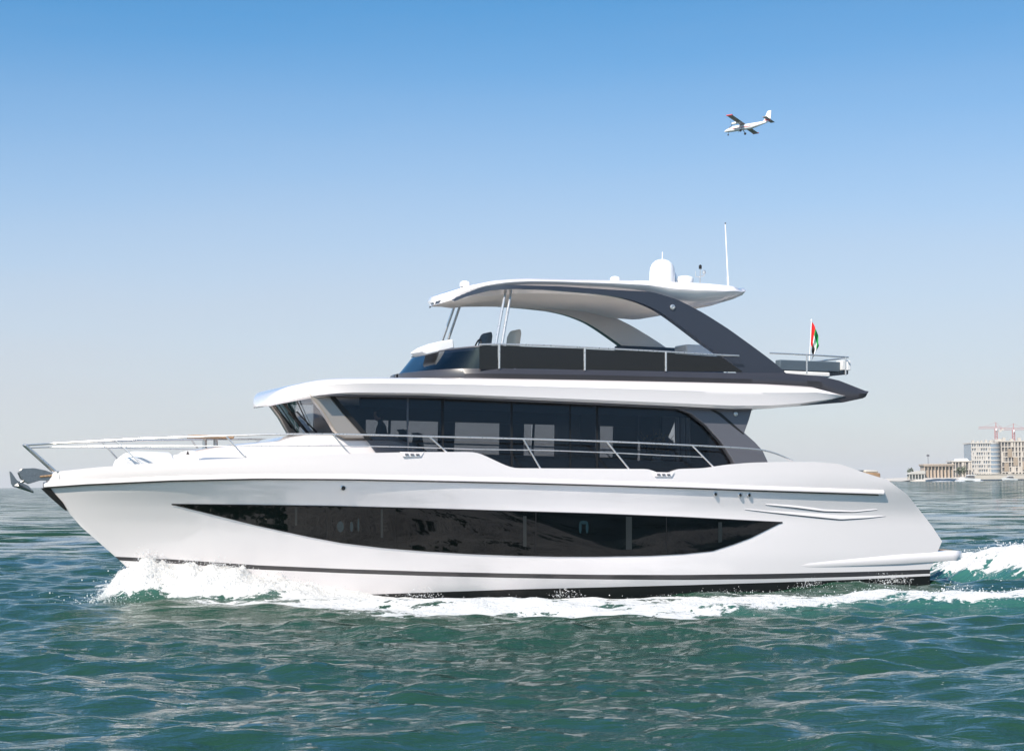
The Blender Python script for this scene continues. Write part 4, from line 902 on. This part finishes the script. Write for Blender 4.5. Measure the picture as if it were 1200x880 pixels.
# foam density = attribute, broken up by noise and by a lace of bubbles
s1 = N('ShaderNodeMath', operation='MULTIPLY_ADD'); s1.inputs[1].default_value = 2.2; s1.inputs[2].default_value = -1.34; K(fn.outputs[0], s1.inputs[0])
s2 = N('ShaderNodeMath', operation='MULTIPLY_ADD'); s2.inputs[1].default_value = 1.15; K(af.outputs['Fac'], s2.inputs[0]); K(s1.outputs[0], s2.inputs[2])
s3 = N('ShaderNodeMath', operation='MULTIPLY_ADD'); s3.inputs[1].default_value = -0.9; K(vo.outputs['Distance'], s3.inputs[0]); K(s2.outputs[0], s3.inputs[2])
s4 = N('ShaderNodeMapRange', interpolation_type='SMOOTHSTEP'); s4.inputs['From Min'].default_value = 0.02; s4.inputs['From Max'].default_value = 0.28; K(s3.outputs[0], s4.inputs[0])
gt = N('ShaderNodeMath', operation='GREATER_THAN'); gt.inputs[1].default_value = 0.02; K(af.outputs['Fac'], gt.inputs[0])
s5 = N('ShaderNodeMath', operation='MULTIPLY'); K(s4.outputs[0], s5.inputs[0]); K(gt.outputs[0], s5.inputs[1])
fb.inputs['Base Color'].default_value = (0.79, 0.79, 0.78, 1); fb.inputs['Roughness'].default_value = 0.9; fb.inputs['Specular IOR Level'].default_value = 0.2
bf = N('ShaderNodeBump'); bf.inputs['Distance'].default_value = 0.14; bf.inputs['Strength'].default_value = 1.0; K(fn.outputs[0], bf.inputs['Height']); K(bf.outputs[0], fb.inputs['Normal'])
K(s5.outputs[0], mix.inputs[0]); K(wb.outputs[0], mix.inputs[1]); K(fb.outputs[0], mix.inputs[2]); K(mix.outputs[0], o_.inputs[0])
sea = link('water', me, wm); sea['kind'] = 'structure'

# the rubble breakwater the yacht is passing (seen mirrored in its dark glass)
ROCK = mat('breakwater_rock', (0.34, 0.29, 0.25), 0.95, noise=(1.2, 0.45))
mb = MB(); rr_ = np.random.default_rng(9)
ico = [(0,0,1),(0.894,0,0.447),(0.276,0.851,0.447),(-0.724,0.526,0.447),(-0.724,-0.526,0.447),(0.276,-0.851,0.447),(0.724,0.526,-0.447),(-0.276,0.851,-0.447),(-0.894,0,-0.447),(-0.276,-0.851,-0.447),(0.724,-0.526,-0.447),(0,0,-1)]
icf = [(0,1,2),(0,2,3),(0,3,4),(0,4,5),(0,5,1),(1,6,2),(2,7,3),(3,8,4),(4,9,5),(5,10,1),(6,7,2),(7,8,3),(8,9,4),(9,10,5),(10,6,1),(6,11,7),(7,11,8),(8,11,9),(9,11,10),(10,11,6)]
for k in range(2600):
    a = R(rr_.uniform(-75, -14)); dd_ = 84+rr_.uniform(0, 9); t = (dd_-84)/9; p = np.array([math.cos(a)*dd_, math.sin(a)*dd_, -0.4+3.4*t**0.8+rr_.normal(0, 0.25)])
    if p[1] > -30 and False: continue
    s_ = rr_.uniform(0.45, 1.5)*np.array([1, rr_.uniform(.6, 1), rr_.uniform(.5, .9)]); V = np.array(ico)*s_*(0.75+0.45*rr_.random((12, 1))); A = rr_.random()*6.3
    V = np.stack([V[:, 0]*math.cos(A)-V[:, 1]*math.sin(A), V[:, 0]*math.sin(A)+V[:, 1]*math.cos(A), V[:, 2]], 1)+p; mb.add(V, icf)
me_ = mesh('rock_breakwater', mb.V, mb.F, ROCK, smooth=0); me_['kind'] = 'structure'

# spray thrown up around the bow, along the side and behind the stern
SPR = mat('spray', (0.74, 0.75, 0.76), 0.7); SPR.node_tree.nodes['Principled BSDF'].inputs['Alpha'].default_value = 0.7
def zat(x, y):
    j = np.clip(np.searchsorted(gx, x)-1, 0, nx-2); i = np.clip(np.searchsorted(gy, y)-1, 0, ny-2); return Z[i, j]
mbv = []; mbf = []
OCT = np.array([(1,0,0),(-1,0,0),(0,1,0),(0,-1,0),(0,0,1),(0,0,-1)], float); OF = np.array([(0,2,4),(2,1,4),(1,3,4),(3,0,4),(2,0,5),(1,2,5),(3,1,5),(0,3,5)])
def drops(lx, ly, h, r):
    P = np.stack([lx, ly, 0*lx], 1) @ ROT.T; x, y = P[:, 0], P[:, 1]; z = zat(x, y)+h
    for a, b, c, q in zip(x, y, z, r):
        k = len(mbv)*6; s = q*(0.6+0.8*RNG.random(3)); A = RNG.random()*3.14; ca, sa = math.cos(A), math.sin(A)
        V = OCT*s; V = np.stack([V[:, 0]*ca-V[:, 1]*sa, V[:, 0]*sa+V[:, 1]*ca, V[:, 2]], 1)+[a, b, c]
        mbv.append(V); mbf.append(OF+k)
r = RNG
for side in (-1, 1):
    n = 7000 if side < 0 else 900
    lx = -9.5+5.6*r.beta(1.1, 2.6, n); hb_ = hull_b(lx, np.full(n, 0.3)); ly = side*(hb_+np.abs(r.normal(0, 0.55, n)))
    hh = np.interp(lx, [-9.6, -8.8, -7, -4], [0.12, 0.22, 0.13, 0.06]); drops(lx, ly, r.exponential(1, n)*hh*0.36, 0.005+0.011*r.random(n)**2)
n = 260; drops(-9.2-r.exponential(0.35, n), r.normal(0, 0.35, n)-0.2, r.exponential(0.09, n), 0.006+0.014*r.random(n)**2)
n = 500; lx = -4+14*r.random(n); drops(lx, -(hull_b(lx, np.full(n, 0.3))+np.abs(r.normal(0.1, 0.4, n))), r.exponential(0.03, n), 0.004+0.009*r.random(n)**2)
for px in (1018, 1030, 925, 640, 476):       # little jets off the chine
    c = hit(px, 690, hull_b)[0]; n = 150; t = r.random(n); drops(c[0]+0.5*t+r.normal(0, 0.12, n), c[1]-0.25-0.5*r.random(n), 0.30*t*(1-t)*3*r.random(n)+0.05, 0.004+0.010*r.random(n)**2)
n = 1500; t = r.random(n); k = (t*(len(RPw)-5)).astype(int)+3; k = np.clip(k, 3, len(RPw)-2); u = r.random(n)
RA = np.array(RPw); pp = RA[k]*(1-u)[:, None]+RA[k+1]*u[:, None]; lo = np.stack([pp[:, 0], pp[:, 1], 0*u], 1) @ ROT
drops(lo[:, 0], lo[:, 1]+r.normal(0.1, 0.45, n), r.exponential(0.03, n), 0.005+0.012*r.random(n)**2)
n = 1500; lx = 11.8+4*r.random(n); drops(lx, r.normal(0, 1.6, n), r.exponential(0.06, n), 0.007+0.018*r.random(n)**2)
mesh('spray', np.concatenate(mbv), np.concatenate(mbf).tolist(), SPR, smooth=0)
bpy.data.objects['spray']['kind'] = 'stuff'; bpy.data.objects['spray']['label'] = 'white spray and droplets thrown up around the moving yacht'

# ================================================================== FAR SHORE
DS = 1450.0; MPP = DS/FPX
def fp(px, py, d=DS): return far(np.array(float(px)), np.array(float(py)), d+47.6*0-0)
def base(px, d=DS): p = fp(px, 560, d); return np.array([p[0], p[1], 0.0])
def hz_(px, py, d=DS): return fp(px, py, d)[2]
STONE = mat('pale_render', (0.50, 0.45, 0.39), 0.9, noise=(0.2, 0.08)); STONE2 = mat('cream_render', (0.50, 0.40, 0.32), 0.9, noise=(0.15, 0.08))
CONC = mat('raw_concrete', (0.52, 0.49, 0.45), 0.9, noise=(0.2, 0.1)); SAND = mat('sand', (0.50, 0.46, 0.41), 0.95, noise=(0.05, 0.08)); 
DKW = mat('dark_opening', (0.12, 0.115, 0.115), 0.4); BGL = mat('blue_curtain_glass', (0.20, 0.25, 0.30), 0.25, coat=0.5); RED = mat('crane_red', (0.45, 0.16, 0.16), 0.6); BROWN = mat('tan_screen', (0.30, 0.24, 0.18), 0.9)  # crane red is paled in its own colour to imitate haze
GRN = mat('palm_green', (0.06, 0.085, 0.04), 0.8, noise=(0.5, 0.3))
# the low island itself
mb = MB(); n = 60; G = []
for k in range(n):
    px = 1052+ (1420-1052)*k/(n-1); w = min(1, k/6); p = base(px); h = 2.6*w*(0.7+0.5*random.random()) + 0.05
    G.append([(p[0], p[1]-26*w-2, -1.5), (p[0], p[1]-17*w-1, 0.3+0.8*w), (p[0], p[1]-8, h), (p[0], p[1]+60, h+0.4), (p[0], p[1]+300*w+5, h*0.6), (p[0], p[1]+330*w+6, -1.5)])
mb.grid(np.array(G)); isl = mb.build('island_ground', SAND, smooth=60); isl['kind'] = 'structure'
GZ = 2.2
def block(px0, px1, pyt, d, depth, storeys, bays, name, label, cat, wallm, winm, balcony=False, pyb=557, under=False):
    a, b = base(px0, d), base(px1, d); h = hz_((px0+px1)/2, pyt, d)-GZ; w = b[0]-a[0]
    t = thing(name, label, cat, (a[0], a[1], GZ))
    fh = h/storeys; bw = w/bays; rec = 0.9
    mb = MB(); mb.box((0.3, rec, 0), (w-0.3, depth, h-0.2)); mb.build('core', winm, t, smooth=0)
    mb = MB()
    for k in range(storeys+1): mb.box((0, 0, k*fh-0.3 if k else 0), (w, rec+0.02, k*fh+(0.35 if not balcony else 0.75) if k < storeys else h))
    for j in range(bays+1):
        x = min(w-0.5, j*bw); mb.box((x, 0.05, 0), (x+0.5+ (0.5 if random.random() < .3 else 0), rec+0.01, h-0.1))
    for k in range(storeys):
        for j in range(bays):
            if random.random() < (0.42 if under else 0.15): mb.box((j*bw+0.5, 0.12, k*fh+0.3), (j*bw+0.5+bw*random.uniform(.25, .8), rec+0.015, (k+1)*fh-0.3))
    mb.build('facade', wallm, t, smooth=0)
    mb = MB(); mb.box((-0.4, -0.4, h), (w+0.4, depth+0.4, h+0.7)); mb.build('roof', wallm, t, smooth=0)
    return t, w, h
# big apartment block under construction, in two wings and a glazed round corner
t, w, h = block(1139, 1163, 519.5, DS+30, 26, 8, 9, 'apartment_building', 'pale grey eight storey apartment block with a rounded glass corner on the far shore', 'building', CONC, BGL, True, under=True)
mb = MB(); mb.lathe([(5.2, 0), (5.2, h+0.3)], c=(w+2.0, 4.5, 0), n=28); g = mb.build('glass_corner', BGL, t, smooth=60)
for k in range(9):
    mb = MB(); mb.lathe([(5.45, k*h/8-0.35), (5.45, k*h/8+0.3)], c=(w+2.0, 4.5, 0), n=28); mb.build('floor_band', CONC, g, smooth=60)
for k in range(5):
    mb = MB(); x = 1.5+k*3.1; mb.box((x, 3, h+0.7), (x+random.uniform(1, 2.4), 6, h+0.7+random.uniform(1.0, 2.2))); mb.build('roof_plant', SAND, t, smooth=0)
mb = MB(); mb.box((w+3, 3, h+0.7), (w+9, 12, h+3)); mb.build('roof_plant', CONC, t, smooth=0)
t, w, h = block(1174, 1216, 517.5, DS+26, 24, 7, 11, 'apartment_building', 'brown unfinished apartment block with tan screens and open floors beside the crane masts', 'building', STONE, DKW, under=True)
for k, (x, z) in enumerate(((2, 4), (8.5, 8), (15, 5), (4.5, 14), (19, 12))):
    mb = MB(); mb.box((x, -0.25, z), (x+3.2, -0.05, z+6)); mb.build('hanging_screen', BROWN, t, smooth=0)
for k in range(4):
    mb = MB(); x = 2+k*5.5; mb.box((x, 3, h+0.7), (x+2, 6, h+0.7+random.uniform(1.2, 2.6))); mb.build('roof_plant', SAND, t, smooth=0)
# low colonnaded hall
a, b = base(1083, DS-40), base(1118, DS-40); w = b[0]-a[0]; h = hz_(1100, 543.5, DS-40)-GZ
t = thing('colonnaded_hall', 'long low cream hall with a row of columns near the tip of the island', 'building', (a[0], a[1], GZ))
mb = MB(); mb.box((0.6, 2.2, 0), (w-0.6, 16, h-0.6)); mb.build('wall', STONE2, t, smooth=0)
mb = MB()
for k in range(7): mb.box((2.5+k*2.6, 2.1, 1.0), (3.8+k*2.6, 2.22, h-2.2))
mb.build('doorway', BROWN, t, smooth=0)
for k in range(9):
    mb = MB(); x = 0.6+k*(w-1.2)/8; mb.lathe([(0.55, 0), (0.4, 0.4), (0.36, h-2), (0.5, h-1.6)], c=(x, 0.7, 0), n=10); mb.build('column', STONE2, t)
mb = MB(); mb.box((0, 0, h-1.6), (w, 16.4, h-0.9)); mb.box((-0.3, -0.3, h-0.9), (w+0.3, 16.7, h)); mb.build('roof', STONE2, t, smooth=0)
# grey hall with white roof between
t, w, h = block(1116, 1139, 541, DS+10, 18, 2, 6, 'annex_building', 'pale two storey annex with a white vaulted roof left of the tall apartment block', 'building', STONE, DKW)
mb = MB(); mb.prism([(w*0.3, h+0.7), (w*0.36, h+2.2), (w*0.8, h+2.4), (w*0.9, h+0.7)], 2, 14); mb.build('roof_vault', WHITE, t, smooth=0)
# pavilion with open bays
a, b = base(1065, DS-45), base(1084, DS-45); w = b[0]-a[0]; h = hz_(1075, 551.5, DS-45)-GZ+0.8
t = thing('pavilion', 'small open pavilion with grey pitched roof at the left end of the island', 'building', (a[0], a[1], GZ-0.8))
mb = MB(); mb.prism([(-0.5, h*0.6), (w*0.15, h*0.8), (w*0.6, h), (w+0.4, h), (w+0.4, h*0.6)], 0, 8); mb.build('roof', CONC, t, smooth=0)
for k in range(6):
    mb = MB(); mb.box((0.2+k*(w-0.8)/5, 0.3, 0), (0.8+k*(w-0.8)/5, 0.9, h*0.6)); mb.build('post', CONC, t, smooth=0)
mb = MB(); mb.box((0.3, 4, 0), (w-0.3, 7.5, h*0.6)); mb.build('wall', STONE, t, smooth=0)
# seawall
a, b = base(1140, DS-25), base(1240, DS-25); t = mesh('seawall', [], [], SAND) if False else None
mb = MB(); mb.box((0, 0, 0), (b[0]-a[0], 3, 3.2)); mb.box((0, -0.3, 3.2), (b[0]-a[0], 3.2, 3.6)); sw = mb.build('seawall', STONE, smooth=0); sw.location = (a[0], a[1], 0.8); tag(sw, 'low pale seawall running in front of the apartment blocks', 'wall')
# lamp mast and palms/shrubs
a = base(1088, DS-20); t = thing('lamp_mast', 'thin tall mast rising behind the colonnaded hall', 'mast', (a[0], a[1], GZ))
h = hz_(1088, 532, DS-20)-GZ; mb = MB(); mb.tube([(0, 0, 0), (0, 0, h)], 0.16, 8); mb.build('pole', GREY, t)
mb = MB(); mb.box((-0.9, -0.4, h-1.6), (0.9, 0.4, h-0.4)); mb.build('lamp_head', GREY, t, smooth=0)
def tower_crane(px, ptop, pbase, jib0, jib1, label, d=DS+60):
    a = base(px, d); t = thing('tower_crane', label, 'crane', (a[0], a[1], GZ), 'tower cranes over the building site')
    h = hz_(px, ptop, d)-GZ; hj = h-2.5; mb = MB(); s = 0.8
    for sx_, sy2 in ((-s, -s), (s, -s), (s, s), (-s, s)): mb.tube([(sx_, sy2, 0), (sx_, sy2, hj)], 0.16, 5)
    k = 0; z = 0
    while z < hj-1.8:
        mb.tube([(-s, -s, z), (s, -s, z+1.8)], 0.1, 4); mb.tube([(s, s, z), (-s, s, z+1.8)], 0.1, 4); mb.tube([(-s, s, z), (-s, -s, z+1.8)], 0.1, 4); z += 1.8
    mb.build('mast', RED, t, smooth=0)
    x0, x1 = (jib0-px)*MPP*1.04, (jib1-px)*MPP*1.04
    mb = MB()
    for yy, zz in ((-0.6, hj), (0.6, hj), (0, hj+1.3)): mb.tube([(x0, yy, zz), (x1, yy, zz)], 0.11, 4)
    x = min(x0, x1)
    while x < max(x0, x1)-1.5: mb.tube([(x, -0.6, hj), (x+0.8, 0, hj+1.3), (x+1.6, -0.6, hj)], 0.07, 4); x += 1.6
    mb.build('jib', RED, t, smooth=0)
    mb = MB(); mb.tube([(0, 0, hj), (0, 0, h+2)], 0.25, 5); mb.tube([(0, 0, h+2), (x0*0.7, 0, hj+1.3)], 0.06, 4); mb.tube([(0, 0, h+2), (x1*0.7, 0, hj+1.3)], 0.06, 4); mb.build('apex', RED, t, smooth=0)
    mb = MB(); mb.box((-0.7, -1.5, hj-1.6), (0.5, -0.8, hj)); mb.build('cab', WHITE, t, smooth=0)
    xc = x1 if abs(x1) < abs(x0) else x0
    mb = MB(); mb.box((xc-0.9, -0.9, hj-1.6), (xc+0.9, 0.9, hj)); mb.build('counterweight', CONC, t, smooth=0)
tower_crane(1168.5, 498, 520, 1148, 1176, 'red tower crane with a long left jib above the grey apartment block')
tower_crane(1189, 499.5, 520, 1173, 1206, 'red tower crane at the right edge above the brown unfinished block')
# shrubs on the island as small trees
def far_tree(px, py, d, w, label):
    a = base(px, d); h = hz_(px, py, d)-GZ; t = thing('tree', label, 'tree', (a[0], a[1], GZ), 'small trees on the island')
    mb = MB(); mb.tube([(0, 0, 0), (0.1, 0, h*0.6)], [0.25, 0.15], 6); mb.build('trunk', BROWN, t)
    mb = MB()
    for k in range(120):
        p = RNG.normal(0, 1, 3); p = p/np.linalg.norm(p)*RNG.random()**0.4; c = np.array([p[0]*w, p[1]*w, h*0.68+p[2]*h*0.36]); q = RNG.normal(0, 0.5, (3, 3)); mb.add(c+q, [(0, 1, 2)])
    mb.build('crown', GRN, t, smooth=0)
for k, (px, py) in enumerate(((1067, 549), (1124, 548), (1130, 546))):
    far_tree(px, py, DS-30+5*k, 2.4, ('low dark tree beside the pavilion at the tip of the island', 'small tree just right of the colonnaded hall', 'small tree in front of the white roofed annex')[k])
# far motor boats
def motor_boat(px, py, d, L, label, flip=1):
    p = on_water(np.array(float(px)), np.array(float(py))); p = base(px, d)
    t = thing('motor_boat', label, 'boat', (p[0], p[1], 0.0), 'small motor boats near the far shore'); t.rotation_euler = (0, R(2), R(12))
    mb = MB(); G = []
    for k in range(9):
        u = k/8; b = 0.17*L*(1-(1-min(1, u*1.7))**2); G.append([(-L/2+L*u+(-0.08*L*(1-u)), -b, 0.16*L-0.03*L*u), (-L/2+L*u, -b*0.85, 0.03*L), (-L/2+L*u+0.04*L*(1-u), 0, -0.04*L), (-L/2+L*u, b*0.85, 0.03*L), (-L/2+L*u+(-0.08*L*(1-u)), b, 0.16*L-0.03*L*u)])
    mb.grid(np.array(G), closed=True); mb.add(G[-1], [tuple(range(5))]); mb.build('hull', WHITE, t, smooth=30)
    mb = MB(); mb.prism([(-0.22*L, 0.14*L), (-0.08*L, 0.26*L), (0.2*L, 0.27*L), (0.25*L, 0.13*L)], -0.11*L, 0.11*L); mb.build('cabin', DKW, t, bevel=0.1)
    mb = MB(); mb.prism([(-0.12*L, 0.27*L), (-0.1*L, 0.30*L), (0.3*L, 0.30*L), (0.28*L, 0.275*L)], -0.13*L, 0.13*L); mb.build('roof', WHITE, t, bevel=0.05)
    mb = MB(); mb.tube([(0.1*L, 0, 0.3*L), (0.12*L, 0, 0.42*L)], 0.05, 5); mb.build('mast', STEEL, t)
    mb = MB(); mb.tube([(-0.42*L, -0.05*L, 0.16*L), (-0.4*L, -0.05*L, 0.2*L), (-0.15*L, -0.12*L, 0.2*L)], 0.04, 5); mb.build('rail', STEEL, t)
    return t
motor_boat(1136, 558, DS-200, 12.5, 'dark windowed motor boat under way in front of the colonnaded hall and annex')
motor_boat(1183, 558, DS-120, 10, 'white motor boat lying low in front of the seawall')
# their wash
for px0, px1, d, lab in ((1118, 1131, DS-205, 'bow'), (1092, 1116, DS-230, 'wake'), (1140, 1152, DS-200, 'stern')):
    a, b = base(px0, d), base(px1, d); mb = MB(); n = 24
    G = [[(a[0]+(b[0]-a[0])*k/n, a[1]-3, -0.1), (a[0]+(b[0]-a[0])*k/n, a[1], 0.15+(1.3 if lab == 'bow' else 0.45)*math.sin(math.pi*min(1, k/n))*random.uniform(.5, 1)), (a[0]+(b[0]-a[0])*k/n, a[1]+3, -0.1)] for k in range(n+1)]
    mb.grid(np.array(G)); o = mb.build('boat_wash', SPR, smooth=60); o['kind'] = 'stuff'; o['label'] = 'white wash beside the distant motor boats'

hm_ = bpy.data.materials.new('haze_air'); hm_.use_nodes = True; ht_ = hm_.node_tree; ht_.nodes.clear(); ho = ht_.nodes.new('ShaderNodeOutputMaterial'); hv_ = ht_.nodes.new('ShaderNodeVolumePrincipled')
hv_.inputs['Color'].default_value = (0.99, 0.98, 0.97, 1); hv_.inputs['Density'].default_value = 0.00006; hv_.inputs['Anisotropy'].default_value = 0.0; ht_.links.new(hv_.outputs[0], ho.inputs['Volume'])
mb = MB(); mb.box((-9600, -470, -3), (9600, 27000, 135)); hz = mb.build('haze', hm_, smooth=0); hz['kind'] = 'stuff'
# ================================================================== AIRCRAFT
DPL = 670.0; pc = fp(874.5, 149.5, DPL)
plane = thing('propeller_plane', 'small white twin propeller plane with high wing and red trim in the sky', 'aircraft', tuple(pc))
fx = np.array([13.3, -8.3, 0.8]); fx /= np.linalg.norm(fx)          # nose to tail
wy = np.array([-10.7, -15.7, 3.2]); wy -= fx*(wy @ fx); wy /= np.linalg.norm(wy)     # towards the near wing tip
uz = np.cross(fx, -wy) ; uz = uz if uz[2] > 0 else -uz
Mp = Matrix.Identity(4)
for i in range(3): Mp[i][0] = fx[i]; Mp[i][1] = -wy[i]; Mp[i][2] = uz[i]; Mp[i][3] = pc[i]
if Mp.to_3x3().determinant() < 0:
    for i in range(3): Mp[i][1] = wy[i]
plane.matrix_world = Mp
PW = mat('aircraft_white', (0.8, 0.8, 0.8), 0.4, coat=0.3); PR = mat('aircraft_red', (0.55, 0.04, 0.05), 0.4); PD = mat('aircraft_dark', (0.03, 0.03, 0.035), 0.6); PG = mat('aircraft_wing_grey', (0.34, 0.30, 0.30), 0.5)
mb = MB(); st = [(-7.9, .1, .12, -.25), (-7.3, .45, .42, -.2), (-6.3, .65, .62, -.05), (-5.6, .75, .85, .1), (-4.5, .8, .95, .15), (2, .8, .95, .15), (5, .5, .6, .5), (7.9, .18, .3, .85)]
G = [[(x, a*math.cos(t)*1.0, zc+b*math.sin(t)) for t in np.linspace(0, 2*math.pi, 17)[:-1]] for x, a, b, zc in st]
mb.grid(np.array(G), closed=True); mb.add(G[0], [tuple(range(16))]); mb.add(G[-1], [tuple(range(16))]); fus = mb.build('fuselage', PW, plane, smooth=50)
mb = MB(); mb.box((-5.9, -0.72, 0.45), (-5.1, 0.72, 0.8)); mb.build('cockpit_window', PD, fus, bevel=0.1)
for s in (-1, 1):
    mb = MB(); mb.box((-5.0, s*0.83-0.02, -0.25), (6.0, s*0.83+0.02, -0.05)) if False else mb.box((-4.6, s*0.81-0.03, -0.1), (2.0, s*0.81+0.03, 0.08)); mb.build('cheat_line', PR, fus)
mb = MB(); mb.prism([(-2.2, 1.12), (-2.2, 1.28), (-1.8, 1.36), (-0.9, 1.32), (-0.25, 1.16), (-1.2, 1.10)], -9.9, 9.9); wg = mb.build('wing', PG, plane, smooth=0)
for s in (-1, 1):
    mb = MB(); mb.prism([(-2.3, 1.08), (-2.3, 1.38), (-0.2, 1.34), (-0.2, 1.08)], s*9.5, s*9.95); mb.build('wing_tip', PR, wg, smooth=0)
    mb = MB(); Gn = [[(x, s*2.8+a*math.cos(t), 0.95+a*1.05*math.sin(t)) for t in np.linspace(0, 2*math.pi, 13)[:-1]] for x, a in ((-3.9, .2), (-3.6, .38), (-2.4, .42), (-0.6, .12))]
    mb.grid(np.array(Gn), closed=True); mb.add(Gn[0], [tuple(range(12))]); en = mb.build('engine', PW, plane, smooth=50)
    mb = MB()
    for a in range(3):
        t = a*2.094+0.4; c_, s2 = math.cos(t), math.sin(t); mb.add([(-3.98, s*2.8+0.1*s2, 0.95-0.1*c_), (-3.92, s*2.8-0.1*s2, 0.95+0.1*c_), (-3.92, s*2.8+1.25*c_-0.08*s2, 0.95+1.25*s2+0.08*c_), (-3.98, s*2.8+1.25*c_+0.08*s2, 0.95+1.25*s2-0.08*c_)], [(0, 1, 2, 3)])
    mb.build('propeller', PD, en, smooth=0, solid=0.04)
    mb = MB(); mb.tube([(-1.4, s*0.7, -0.6), (-1.2, s*1.7, -1.35)], 0.12, 8); lg = mb.build('landing_leg', PG, plane)
    f = MB().lathe([(0.34, 0), (0.42, 0.1), (0.42, 0.22), (0.34, 0.32)], n=16); mb = MB(); mb.add([(v[0]-1.2, s*1.7+v[2]-0.16, v[1]-1.45) for v in f.V], f.F); mb.build('wheel', PD, lg)
    mb = MB(); mb.tube([(-1.2, s*0.75, -0.35), (-1.2, s*4.0, 1.1)], 0.07, 6); mb.build('wing_strut', PG, plane)
mb = MB(); mb.tube([(-6.3, 0, -0.6), (-6.5, 0, -1.4)], 0.08, 6); mb.lathe([(0.01, -0.3), (0.28, -0.1), (0.28, 0.1), (0.01, 0.3)], c=(-6.5, 0, -1.6), n=10); mb.build('nose_gear', PD, plane)
mb = MB(); mb.prism([(5.9, 0.9), (6.3, 1.4), (7.6, 4.3), (8.9, 4.4), (8.6, 1.0), (7.8, 0.6)], -0.1, 0.1); mb.build('tail_fin', PW, plane, smooth=0)
mb = MB(); mb.prism([(6.3, 0.95), (6.9, 1.7), (8.6, 1.6), (8.5, 0.8)], -0.13, 0.13); mb.build('fin_base', PR, plane, smooth=0)
mb = MB(); mb.prism([(7.2, 1.35), (7.4, 1.5), (8.7, 1.42), (8.7, 1.34)], -3.15, 3.15); mb.build('tailplane', PG, plane, smooth=0)
